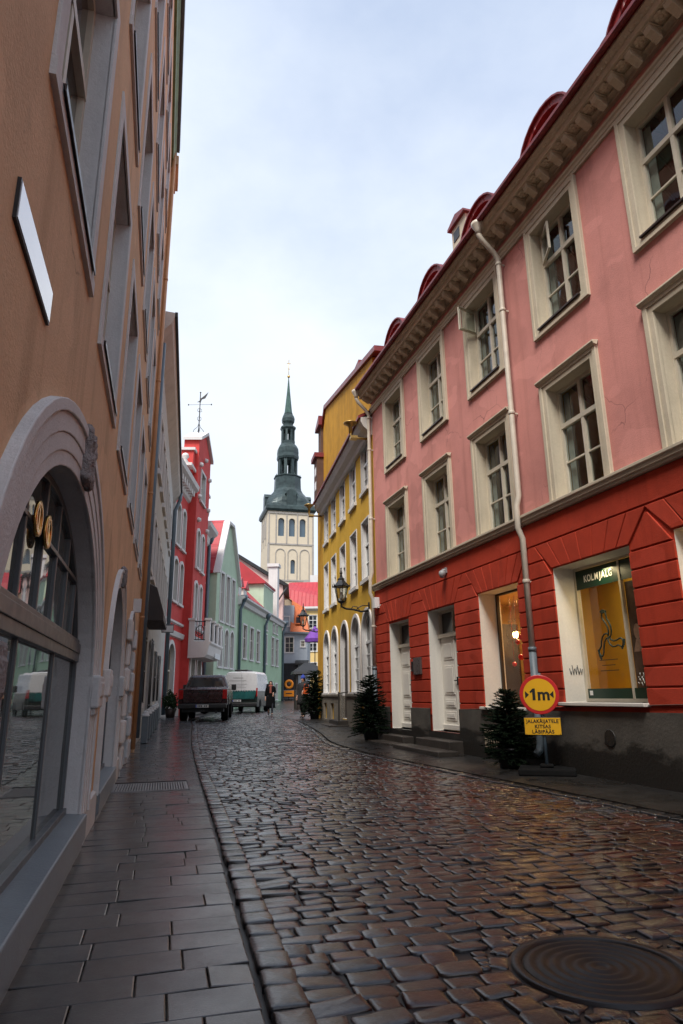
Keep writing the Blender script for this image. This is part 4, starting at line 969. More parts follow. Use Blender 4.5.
# ================================================================== church tower
def tower():
    D=200.; cx=(281.5-341.5)/F*.963*D
    def Z(y):       # height at that distance for a picture row
        cp,sp=math.cos(PITCH),math.sin(PITCH); b=(512-y)/F
        return HC+(sp+b*cp)/(cp-b*sp)*D
    pxm=D/F/.99
    hx=thing('church_tower','cream church tower with dark copper dome, open lanterns and green needle spire','church tower',(cx+.4,D,0),R(15))
    W=7.1; zc=Z(514); zt=zc
    ops=[(x-.95,x+.95,Z(541),Z(523.5),.95) for x in (-3.0,.3,3.6)]+[(-.05,1.35,Z(577),Z(563.5),.7)]
    mb=MB(); wall(mb,-W,W,-1,zc,ops,y=-W)
    for s in (0,): mb.poly([(-W,-W,-1),(-W,W,-1),(-W,W,zc),(-W,-W,zc)]); mb.poly([(W,-W,-1),(W,W,-1),(W,W,zc),(W,-W,zc)]); mb.poly([(-W,W,-1),(W,W,-1),(W,W,zc),(-W,W,zc)])
    for op in ops: reveal(mb,op,-W,-W+.9)
    mb.build('tower_wall',M['towercream'],hx)
    for op in ops:
        g=MB(); g.poly([(x,-W+.85,z) for x,z in outline(op)]); g.build('belfry_window',M['bluepane'],hx)
    t=MB(); y0=-W-.16
    for x in (-W+.35,-4.6,-1.35,1.95,5.25,W-.35): t.box(x-.16,x+.16,y0,-W,Z(549),Z(518))
    t.box(-W,W,y0,-W,Z(549.5),Z(548)); t.box(-W,W,y0-.05,-W,Z(519.5),Z(518))
    for x in (-W+.3,W-.3): t.box(x-.3,x+.3,y0,-W,-1,Z(549.5))
    for x in (-3.2,.5,4.2):
        op=(x-1.5,x+1.5,Z(583),Z(553),1.5); o=outline(op); t.ring(outline((x-1.3,x+1.3,Z(583),Z(553)-.2,1.3)),o,y0,-W,closed=True)
    t.box(-W,W,y0,-W,Z(584.5),Z(583))
    for y in (-4.2,0,4.2): t.box(-W-.16,-W,y-.2,y+.2,Z(549),Z(518))
    for y in (-2.2,2.2): t.box(-W-.12,-W,y-.9,y+.9,Z(541),Z(523.5))
    t.build('pilaster_bands',M['towergrey'],hx)
    # roof: concave square dome to octagonal drum
    def sq(r,z,k):   # k 0 square .. 1 octagon
        pts=[]
        for i in range(32):
            a=2*PI*i/32+PI/4; c,s=math.cos(a),math.sin(a)
            qs=r/max(abs(c),abs(s)); am=(a+PI/8)%(PI/4)-PI/8; qo=r/math.cos(am)
            q=qs*(1-k)+qo*k; pts.append((q*c,q*s,z))
        return pts
    prof=[(W+.4,Z(517),0),(W+.8,Z(515),0),(W+.7,Z(512),0),(W+.15,Z(510),.1),(7.1,Z(508),.5),(7.05,Z(505.5),.75),(6.75,Z(502.5),.85),(6.2,Z(499.5),.9),(5.4,Z(496.5),.95),(4.6,Z(493.5),1),(4.15,Z(490.5),1),(4.05,Z(488),1),(3.95,Z(478.5),1),(4.2,Z(478),1),(4.2,Z(477),1),(3.0,Z(476.5),1)]
    rf=MB(); rf.loft([sq(*p) for p in prof],smooth=False); rf.build('dome_roof',M['copper'],hx)
    gb=MB()
    for q in range(4):
        gb.T=Matrix.Rotation(q*PI/2,4,'Z'); gb.prism([(-1.5,Z(512)),(-1.5,Z(500)),(-1.9,Z(499.5)),(-1.2,Z(496.5)),(0,Z(495)),(1.2,Z(496.5)),(1.9,Z(499.5)),(1.5,Z(500)),(1.5,Z(512))],-W-.3,-1.0)
    gb.T=None; gb.build('roof_gablets',M['copper'],hx)
    la=MB(); n=8
    def arc(r,z0,z1,cw):
        la.lathe([(r*.42,z0),(r*.42,z1)],(0,0,0),8,smooth=False) if False else None
        for k in range(n):
            a=(k+.5)*2*PI/n; la.T=Matrix.Rotation(a,4,'Z'); la.box(r-cw*.6,r,-cw/2,cw/2,z0,z1); la.T=None
            a=(k)*2*PI/n; la.T=Matrix.Rotation(a-PI/2,4,'Z'); hw=r*math.tan(PI/8); zc_=z1-hw*.55
            o=(-hw*.66,hw*.66,z0,z1-.05,hw*.6)
            pts=outline(o,0,8)[1:-1]; la.ring(pts,[(x,z1+.1) for x,z in pts],r*math.cos(PI/8)-.5,r*math.cos(PI/8)-.05)
            la.T=None
    arc(3.15,Z(476.5),Z(459),.95)
    la.lathe([(3.5,Z(460)),(3.7,Z(458)),(3.55,Z(455)),(3.6,Z(453)),(3.45,Z(449)),(2.9,Z(446)),(2.3,Z(444)),(2.35,Z(441.5))],(0,0,0),8,PI/8,False)
    la.lathe([(2.9,Z(462)),(3.3,Z(460.5))],(0,0,0),8,PI/8,False)
    arc(2.2,Z(442),Z(430),.66)
    la.lathe([(2.1,Z(431)),(2.65,Z(428.5)),(2.55,Z(427)),(1.6,Z(425.5)),(1.7,Z(424)),(2.1,Z(422)),(2.2,Z(419)),(1.9,Z(416)),(1.5,Z(414.5)),(1.55,Z(413.5))],(0,0,0),8,PI/8,False)
    for k in range(8):
        a=(k+.5)*PI/4; la.tube([(4.1*math.cos(a),4.1*math.sin(a),Z(488)),(4.1*math.cos(a),4.1*math.sin(a),Z(475.5))],.12,5)
    la.build('lantern',M['copper'],hx)
    sp=MB(); sp.lathe([(1.38,Z(413.5)),(1.2,Z(410)),(.55,Z(392)),(.10,Z(377))],(0,0,0),8,PI/8,False); sp.build('spire',M['coppergreen'],hx)
    fi=MB(); z=Z(376); fi.lathe([(0,-.55),(.38,-.35),(.5,0),(.38,.35),(0,.5)],(0,0,z),14); fi.tube([(0,0,z),(0,0,Z(359))],.09,6); fi.box(-.7,.7,-.06,.06,Z(363)-.08,Z(363)+.08); fi.box(-.35,.35,-.06,.06,Z(368.5)-.06,Z(368.5)+.06); fi.build('orb_and_cross',M['gold'],hx)
M['bluepane']=darkpane('blue_grey_pane',(.06,.10,.14),.15)
tower()

# ================================================================== yellow house on the right
YAZ=R(-10.9); YD,YN=dirs(YAZ); YOFF=4.57
def yp(s,out=0): return frame_pt(YD,YN,YOFF,s,-out)
def yellow_house():
    E=28.25; o=yp(E); hx=thing('yellow_house','ochre yellow house with arched ground floor windows and grey eaves cornice','house',(o[0],o[1],0),math.atan2(-YD[1],-YD[0]))
    X=lambda s:E-s; L=E-18.50
    up=[(X(c)-.5,X(c)+.5,7.6,9.12,0) for c in (27.25,25.45,23.5,21.55,19.65)]
    mid=[(X(c)-.5,X(c)+.5,4.72,6.6,0) for c in (27.25,25.45,23.5,21.55,19.72)]
    ar=[(X(c)-.62,X(c)+.62,1.33 if c!=23.35 else .45,3.72,.62) for c in (27.2,25.35,23.35,21.4,19.7)]
    frontage(hx,'street_wall',M['yellow'],0,L,-.2,9.3,up+mid+ar,M['whitetrim'],.13)
    place_wins(hx,up,.10,'whitetrim',trimw=.03,proud=.02,frame='signwhite'); place_wins(hx,mid,.12,'whitetrim',trimw=.05,proud=.03,frame='signwhite')
    place_wins(hx,[a for a in ar if a[2]>1],.09,'whitetrim',trimw=.12,proud=.05,frame='signwhite',bars=3)
    op=ar[2]; dd=MB(); dd.box(op[0],op[1],.10,.15,op[2],2.9); dd.poly([(x,.12,z) for x,z in outline((op[0],op[1],2.9,3.72,.62))]); dd.build('door',M['darkwood'],hx)
    t=MB(); t.ring(outline(op),outline(op,.12),-.05,.01); t.build('door_surround',M['whitetrim'],hx)
    st=MB(); 
    for k,(z,out) in enumerate(((.42,.45),(.28,.75),(.13,1.05))): st.box(op[0]-.25-.1*k,op[1]+.25+.1*k,-out,0,-.2,z+.0)
    st.box(op[1]+.05,op[1]+.10,-.4,-.35,.4,1.35); st.tube([(op[1]+.1,-.4,1.3),(op[1]+.1,-.05,1.35)],.02,6); st.build('door_steps',M['steps'],hx,bevel=.015)
    pl=MB(); pw=[(X(c)-.35,X(c)+.35,.35,.95,0) for c in (27.2,25.6)]+[(X(20.4)-.35,X(20.4)+.35,.35,.95,0)]
    wall(pl,0,op[0],-.3,1.22,pw,y=-.09); wall(pl,op[1],L,-.3,1.22,pw,y=-.09)
    for a,b in ((0,op[0]),(op[1],L)): pl.prism_x([(0,1.20),(-.13,1.20),(-.13,1.27),(0,1.31)],a,b); 
    for q in pw: reveal(pl,q,-.09,.12)
    for x in (0,op[0],op[1],L): pl.poly([(x,-.09,-.3),(x,.3,-.3),(x,.3,1.22),(x,-.09,1.22)])
    pl.build('stone_plinth',M['oldstone'],hx)
    g=MB()
    for q in pw: g.poly(fill_poly(q,.05))
    g.build('cellar_pane',M['pane'],hx)
    co=MB(); co.prism_x([(0,9.05),(-.10,9.08),(-.14,9.2),(-.28,9.33),(-.36,9.5),(-.36,9.62),(.2,9.7)],-.15,L); co.mi=1; co.prism_x([(-.34,9.62),(-.44,9.60),(-.44,9.68),(.06,9.95),(.06,9.9)],-.2,L); co.build('cornice',[M['greytrim2'],M['roofred']],hx)
    # attic wall rising towards the far end with red coping
    at=MB(); pts=[(X(28.45),9.3),(X(28.45),13.2),(X(27.6),14.0),(X(18.5),11.75+.0),(X(18.5),9.3)]
    at.prism(pts,.06,.36); at.build('attic_wall',M['yellowdirty'],hx)
    cp=MB(); cp.prism([(X(28.6),13.15),(X(27.65),14.02),(X(17.8),11.6),(X(17.8),11.78),(X(27.65),14.22),(X(28.8),13.25)],-.04,.5); cp.build('coping',M['roofred'],hx)
    body=MB(); body.prism_x([(.45,-.2),(.45,9.3),(.87,9.4),(.87,11.5),(4.5,13.4),(9,9.5),(9,-.2)],.02,L-.02)
    for x in (.0,L): body.poly([(x,0,-.2),(x,.6,-.2),(x,.6,9.4),(x,0,9.4)])
    bo=body.build('house_body',M['yellow'],hx)
    body.f=[];
    rf=MB(); rf.prism_x([(.7,11.6),(.7,11.75),(4.5,15.4),(9.3,9.6),(9.3,9.45),(4.5,15.2)],0,L); ro=rf.build('roof',M['roofseam'],hx)
    dm=MB(); xx=X(25.6); dm.box(xx-.75,xx+.75,1.2,3.4,12.2,14.9); dm.mi=1; dm.box(xx-.9,xx+.9,1.0,3.6,14.9,15.1); dm.build('dormer',[M['redmetal'],M['roofred']],ro)
    # oriel boxes on the far corner
    ob=MB(); ob.box(-.95,-.05,-.25,1.2,9.9,11.9); ob.prism([(-.95,9.9),(-.05,9.9),(-.05,9.2)],-.25,1.2); ob.mi=1; ob.box(-1.1,.02,-.38,1.4,11.9,12.12); ob.mi=0; ob.box(-.9,-.1,-.05,1.0,12.12,13.5); ob.mi=1; ob.prism([(-1.1,13.5),(.05,13.5),(.05,13.95),(-1.0,13.65)],-.2,1.3); ob.mi=2; ob.box(-.7,-.3,-.265,-.25,10.4,10.8); ob.box(-.7,-.3,-.265,-.25,11.1,11.5)
    ob.build('corner_oriel',[M['brick'],M['roofred'],M['signwhite']],hx,bevel=.01)
    # copper bowls on brackets at both ends of the cornice
    for xx in (L-.35,-.02):
        b=MB(); b.lathe([(.05,-.25),(.06,-.05),(.15,.05),(.22,.08),(.22,.11),(.04,.13)],(xx,-.62,9.45),14); b.tube([(xx,-.62,9.3),(xx,-.62,9.12),(xx,-.4,9.05),(xx,-.05,9.05)],.04,8); b.box(xx-.08,xx+.16,-.64,-.42,9.0,9.08)
        b.build('gutter_spout',M['brass'],hx)
    # corner strip beyond the cornice
    cs=MB(); cs.box(-1.6,-.02,.02,8,-.2,10.0); cs.build('rear_wing',M['yellowdirty'],hx)
    return hx
yellow_house()
def street_lamp(loc,rz,label,sc=1.0):
    t=thing('street_lamp',label,'lamp',loc,rz,'black lanterns on wall brackets'); t.scale=(sc,)*3     # bracket reaches along -Y from the wall at the origin
    m=MB(); m.box(-.05,.05,-.03,0,-.22,.12); m.tube([(0,-.02,-.12),(0,-.25,-.16),(0,-.5,-.10),(0,-.72,-.08),(0,-.86,-.02),(0,-.86,.1)],.028,8); m.tube([(0,-.02,.02),(0,-.22,.02),(0,-.36,-.05),(0,-.40,-.12)],.016,6); m.tube([(0,-.3,-.13),(0,-.38,-.02),(0,-.5,.0),(0,-.56,-.08)],.014,6); m.lathe([(.03,-.05),(.06,.0),(.03,.06)],(0,-.02,-.12),8); m.build('bracket',M['iron'],t)
    m=MB(); c=(0,-.86,.12); m.lathe([(.03,-.05),(.11,.0),(.12,.03)],c,6)
    for k in range(6):
        a=k*PI/3; m.tube([(c[0]+.115*math.cos(a),c[1]+.115*math.sin(a),c[2]+.02),(c[0]+.215*math.cos(a),c[1]+.215*math.sin(a),c[2]+.46)],.012,5)
    m.lathe([(.27,.45),(.28,.47),(.24,.50),(.13,.62),(.10,.66),(.11,.70),(.05,.75),(.03,.84),(.05,.88),(.03,.92),(.015,.99),(.03,1.02),(0,1.06)],c,6,smooth=False)
    for k in range(6):
        a=k*PI/3; m.tube([(.27*math.cos(a),c[1]+.27*math.sin(a),c[2]+.45),(.29*math.cos(a),c[1]+.29*math.sin(a),c[2]+.56)],[.02,.005],5)
    m.build('lantern_frame',M['iron'],t)
    m=MB(); m.lathe([(.11,.03),(.205,.45)],c,6,smooth=False); m.build('lantern_glass',M['milk'],t)
    m=MB(); m.lathe([(.03,.05),(.05,.12),(.05,.25),(.02,.3)],c,10); m.build('bulb',M['signwhite'],t)
    return t
m_=glassmat('lantern_glass',(.85,.85,.8),.12); M['milk']=m_
p=yp(19.35,.02); street_lamp((p[0],p[1],3.82),math.atan2(-YD[1],-YD[0]),'large black iron lantern on scrolled bracket at the pink house corner')
p=yp(30.6,-.30); street_lamp((p[0],p[1],4.25),math.atan2(-YD[1],-YD[0]),'smaller black lantern hanging in front of the blue grey house',1.0)

# ================================================================== ground, road, pavements
M['soil']=paint('dark_wet_ground',(.014,.013,.012),.5,.4,scale=1)
def stonemat():
    m,nt,b=newmat('wet_cobble_stone'); v=coords(nt)
    at=nt.nodes.new('ShaderNodeAttribute'); at.attribute_name='stone'
    n1=noise(nt,v,22,6,.7); col=mixc(nt,maprange(nt,n1,.3,.75,0,.6),at.outputs['Color'],(.012,.011,.010))
    sp=noise(nt,v,140,2); col=mixc(nt,maprange(nt,sp,.62,.75,0,.25),col,(.2,.18,.16))
    nt.links.new(col,b.inputs['Base Color'])
    nt.links.new(maprange(nt,noise(nt,v,3.0,6,.7),.34,.68,.25,.5),b.inputs['Roughness'])
    b.inputs['IOR'].default_value=1.3; b.inputs['Coat Weight'].default_value=1.0; b.inputs['Coat IOR'].default_value=1.55
    gl=nt.nodes.new('ShaderNodeAttribute'); gl.attribute_name='gloss'
    ad=nt.nodes.new('ShaderNodeMath'); ad.operation='MULTIPLY_ADD'; nt.links.new(gl.outputs['Fac'],ad.inputs[0]); ad.inputs[1].default_value=.10; nt.links.new(maprange(nt,noise(nt,v,5,6,.75),.36,.70,.015,.09),ad.inputs[2])
    nt.links.new(ad.outputs[0],b.inputs['Coat Roughness']); nt.links.new(maprange(nt,noise(nt,v,9,6,.75),.36,.66,1.0,.7),b.inputs['Coat Weight'])
    cb=nt.nodes.new('ShaderNodeBump'); cb.inputs['Strength'].default_value=.26; cb.inputs['Distance'].default_value=.008; nt.links.new(noise(nt,v,34,6,.68),cb.inputs['Height']); nt.links.new(cb.outputs[0],b.inputs['Coat Normal'])
    bump(nt,b,noise(nt,v,38,6,.65),.5,.010); return m
M['cobble']=stonemat()
def slabmat():
    m,nt,b=newmat('wet_granite_slab'); v=coords(nt)
    at=nt.nodes.new('ShaderNodeAttribute'); at.attribute_name='stone'
    col=mixc(nt,maprange(nt,noise(nt,v,3.5,7,.7),.3,.75,0,.55),at.outputs['Color'],(.016,.014,.013))
    col=mixc(nt,maprange(nt,noise(nt,v,150,2),.55,.75,0,.3),col,(.16,.14,.13))
    nt.links.new(col,b.inputs['Base Color'])
    nt.links.new(maprange(nt,noise(nt,v,1.7,7,.72),.34,.66,.3,.55),b.inputs['Roughness'])
    b.inputs['Coat IOR'].default_value=1.5; nt.links.new(maprange(nt,noise(nt,v,2.4,7,.75),.38,.66,1.0,.55),b.inputs['Coat Weight'])
    nt.links.new(maprange(nt,noise(nt,v,1.3,7,.72),.38,.68,.03,.22),b.inputs['Coat Roughness'])
    cb=nt.nodes.new('ShaderNodeBump'); cb.inputs['Strength'].default_value=.22; cb.inputs['Distance'].default_value=.005; nt.links.new(noise(nt,v,75,5,.75),cb.inputs['Height']); nt.links.new(cb.outputs[0],b.inputs['Coat Normal'])
    bump(nt,b,noise(nt,v,120,4,.7),.35,.006); return m
M['slab']=slabmat()
def asphalt():
    m,nt,b=newmat('wet_dark_pavement'); v=coords(nt)
    nt.links.new(ramp(nt,noise(nt,v,2.2,7,.7),[(.3,(.010,.0095,.009)),(.7,(.024,.022,.020))]),b.inputs['Base Color'])
    nt.links.new(maprange(nt,noise(nt,v,1.2,6,.7),.35,.65,.18,.5),b.inputs['Roughness']); bump(nt,b,noise(nt,v,60,5,.7),.5,.012); return m
M['asphalt']=asphalt()
def farcobble():
    m,nt,b=newmat('distant_wet_cobbles'); v=coords(nt)
    vo=nt.nodes.new('ShaderNodeTexVoronoi'); vo.inputs['Scale'].default_value=5; nt.links.new(v,vo.inputs['Vector'])
    nt.links.new(ramp(nt,vo.outputs['Distance'],[(.2,(.06,.055,.05)),(.6,(.015,.014,.013))]),b.inputs['Base Color']); b.inputs['Roughness'].default_value=.3
    bump(nt,b,vo.outputs['Distance'],-.7,.03); return m
M['farcobble']=farcobble()
# ground sheet following the gentle rise of the street
ys=[-400,-60,-10,0,5,10]+[13+1.5*k for k in range(11)]+[32,45]+[48+3*k for k in range(13)]+[120,250,600,1500]
xs=[-900,-300,-100,-40,-20,-10,0,10,20,40,100,300,900]
gm=MB()
for a,b in zip(ys,ys[1:]):
    for c,d in zip(xs,xs[1:]): gm.poly([(c,a,zg(a)-.035),(d,a,zg(a)-.035),(d,b,zg(b)-.035),(c,b,zg(b)-.035)])
struct(gm.build('ground',M['soil']))
LK=[(2.4,-8),(1.4,-4),(.42,0),(-.33,3.04),(-1.58,8.12),(-2.64,12.37),(-4.14,18.6),(-5.55,25.0),(-6.6,30),(-7.2,38),(-7.4,46),(-6.2,60),(-4.6,82)]
RK=[rp(-16,1.1),rp(-6,1.1),rp(0,1.1),rp(3,1.12),rp(7,1.22),rp(10,1.42),rp(16.1,1.7),(-.75,21),(-1.75,26.8),(-2.6,31),(-3.0,34),(-3.05,38),(-2.6,46),(-2.0,60),(-1.5,82)]
def interp(P,Y):
    for (xa,ya),(xb,yb) in zip(P,P[1:]):
        if ya<=Y<=yb: return xa+(xb-xa)*(Y-ya)/(yb-ya)
    return P[0][0] if Y<P[0][1] else P[-1][0]
# smooth right kerb line
def smooth(P):
    Q=[]; 
    for i in range(len(P)-1):
        p0=P[max(0,i-1)];p1=P[i];p2=P[i+1];p3=P[min(len(P)-1,i+2)]
        for k in range(6):
            t=k/6; f=lambda a,b,c,d:.5*(2*b+(c-a)*t+(2*a-5*b+4*c-d)*t*t+(3*b-a-3*c+d)*t**3)
            Q.append((f(p0[0],p1[0],p2[0],p3[0]),f(p0[1],p1[1],p2[1],p3[1])))
    Q.append(P[-1]); return Q
LK=smooth(LK); RK=smooth(RK)
MANX,MANY,MANR=1.19,3.53,.40
def stones(items, name, mat, kindlow=.03):
    """items: (cx,cy,angle,length,width,colour,height,tilt)"""
    V=[];Fc=[];Cc=[];Gl=[]; n=12; base=0
    for (cx,cy,a,l,w,col,h,tx,ty,lod) in items:
        ca,sa=math.cos(a),math.sin(a)
        ex=rng.uniform(.14,.32) if lod else .45
        jit=1+rng.normal(0,.035,n)
        pts=[]
        for k in range(n):
            t=2*PI*(k+.5)/n; c_,s_=math.cos(t),math.sin(t)
            pts.append((math.copysign(abs(c_)**ex,c_)*l/2*jit[k],math.copysign(abs(s_)**ex,s_)*w/2*jit[k]))
        z0=zg(cy)
        for sc,zz in ((1.0,-.035),(.994,h-.009),(.97,h-.003),(.90,h),(.60,h+.0022)):
            dl=(1-sc)*w*.5
            for (px,py) in pts:
                qx=px*(1-2*dl/l) ; qy=py*(1-2*dl/w) if sc>.7 else py*sc
                if sc<=.7: qx=px*(1-(1-sc)*w/l)
                V.append((cx+qx*ca-qy*sa,cy+qx*sa+qy*ca,z0+zz+(tx*qx+ty*qy if zz>-.03 else 0)+(rng.normal(0,.0006) if zz>0 else 0)))
        V.append((cx,cy,z0+h+.0032))
        for r_ in range(4):
            for k in range(n):
                q=(k+1)%n; Fc.append((base+r_*n+k,base+r_*n+q,base+(r_+1)*n+q,base+(r_+1)*n+k))
        for k in range(n): Fc.append((base+4*n+k,base+4*n+(k+1)%n,base+5*n))
        Cc+= [col]*(5*n+1); Gl+=[rng.random()]*(5*n+1); base+=5*n+1
    me=bpy.data.meshes.new(name); me.from_pydata(V,[],Fc); me.materials.append(mat)
    ca=me.color_attributes.new('stone','FLOAT_COLOR','POINT'); arr=np.ones((len(Cc),4)); arr[:,:3]=np.array(Cc); ca.data.foreach_set('color',arr.ravel())
    ga=me.attributes.new('gloss','FLOAT','POINT'); ga.data.foreach_set('value',Gl)
    me.polygons.foreach_set('use_smooth',[True]*len(me.polygons)); me.update()
    o=bpy.data.objects.new(name,me); COL.objects.link(o); return o
def road():
    az=R(-15.5); d=(math.sin(az),math.cos(az)); n=(d[1],-d[0]); ang=math.atan2(n[1],n[0])
    it=[]; a=-3.0; row=0
    while a<50:
        dw=rng.uniform(.115,.150) if a<26 else rng.uniform(.17,.21)
        b=-4+rng.uniform(0,.2)
        while b<16:
            l=rng.uniform(.13,.26)
            if rng.random()<.12: l*=.72
            bb=b+l/2; lw_=l
            skew=.05*math.sin(bb*.9+1)+.03*math.sin(bb*2.1+a*.3)
            aa=a+skew
            x=d[0]*aa+n[0]*bb; y=d[1]*aa+n[1]*bb
            lo=interp(LK,y)+.19; hi=interp(RK,y)-.02
            if x-l*.48<lo+.005 and x+l*.48>lo+.075: xr=x+l*.48; l2=xr-lo-.005; x=lo+.005+l2/2; l=l2; bb=bb
            xl=x-l*.48
            if 0<xl-lo<.085: l2=l+(xl-lo); x-=(xl-lo)/2; l=l2
            if y>-1 and lo+l*.42<x<hi-.05 and math.hypot(max(0,abs((x-MANX)*math.cos(ang)+(y-MANY)*math.sin(ang))-l/2),max(0,abs(-(x-MANX)*math.sin(ang)+(y-MANY)*math.cos(ang))-dw/2))>MANR+.03:
                f=(x-lo)/max(.5,hi-lo); pr=.12+.5*sstep(.25,.8,f)+.15*math.sin(x*1.3+y*.7)
                u=rng.random(); br=rng.choice([.5,.7,.9,1.2,1.6,2.2])*rng.uniform(.85,1.15)
                if u<pr: c=(.044*br,.012*br,.009*br)
                elif u<pr+.12: c=(.022*br,.015*br,.011*br)
                elif u<pr+.30: c=(.030*br,.034*br,.042*br)
                else: c=(.013*br,.014*br,.017*br)
                crown=0
                it.append((x,y,ang+rng.normal(0,.035)+.05*math.cos(bb*.9+1),l-.007,dw-.006,c,.011+crown+rng.normal(0,.003),rng.normal(0,.034),rng.normal(0,.05),1))
            b+=lw_
        a+=dw; row+=1
    # small stones set round the manhole, and fillers in the gaps left there
    near=[(q[0],q[1],q[3],q[4],q[2]) for q in it if math.hypot(q[0]-MANX,q[1]-MANY)<1.1]
    for _ in range(900):
        r_=rng.uniform(MANR+.07,MANR+.34); t=rng.uniform(0,2*PI); x=MANX+r_*math.cos(t); y=MANY+r_*math.sin(t); s_=rng.uniform(.05,.085)
        ok=True
        for (nx_,ny_,l_,w_,a_) in near:
            u_=abs((x-nx_)*math.cos(a_)+(y-ny_)*math.sin(a_)); v_=abs(-(x-nx_)*math.sin(a_)+(y-ny_)*math.cos(a_))
            if u_<l_/2+s_*.5 and v_<w_/2+s_*.42: ok=False; break
        if ok:
            br=rng.uniform(.7,1.6); it.append((x,y,ang,s_,s_*.85,(.016*br,.016*br,.018*br),.009,0,0,1)); near.append((x,y,s_,s_*.85,ang))
    for k in range(17):
        t=2*PI*k/17; it.append((MANX+(MANR+.07)*math.cos(t),MANY+(MANR+.07)*math.sin(t),t+PI/2,.145,.10,(.03,.028,.027),.006,0,0,1))
    o=stones(it,'road',M['cobble']); struct(o)
    rb=MB(); Y=-10
    Ys=[-8,-4,0,4,8,12,14,16,18,20,22,24,26,28,31,34,38,42,46,50]
    for p,q in zip(Ys,Ys[1:]): rb.poly([(interp(LK,p),p,zg(p)-.001),(interp(RK,p),p,zg(p)-.001),(interp(RK,q),q,zg(q)-.001),(interp(LK,q),q,zg(q)-.001)])
    struct(rb.build('road_bed',M['soil']))
    rb=MB(); Ys=list(range(46,85,3))+[100]
    for p,q in zip(Ys,Ys[1:]): rb.poly([(interp(LK,p)-3,p,zg(p)+.012),(interp(RK,p)+3,p,zg(p)+.012),(interp(RK,q)+3,q,zg(q)+.012),(interp(LK,q)-3,q,zg(q)+.012)])
    struct(rb.build('road_end',M['farcobble']))
    # kerb rows
    it=[]
    for P,sg in ((LK,1),(RK,-1)):
        rest=0
        for (xa,ya),(xb,yb) in zip(P,P[1:]):
            L=math.hypot(xb-xa,yb-ya); an=math.atan2(yb-ya,xb-xa); t=rest
            while t<L:
                l=rng.uniform(.18,.27); u=(t+l/2)/L
                x=xa+(xb-xa)*u; y=ya+(yb-ya)*u
                if -2<y<62:
                    br=rng.uniform(.75,1.4); nx,ny=math.sin(an),-math.cos(an)
                    it.append((x+sg*nx*.11,y+sg*ny*.11,an+rng.normal(0,.03),l-.014,.165,(.020*br,.022*br,.025*br),.034+rng.normal(0,.003),rng.normal(0,.02),rng.normal(0,.03),1))
                t+=l
            rest=t-L
    struct(stones(it,'kerb',M['cobble']))
road()
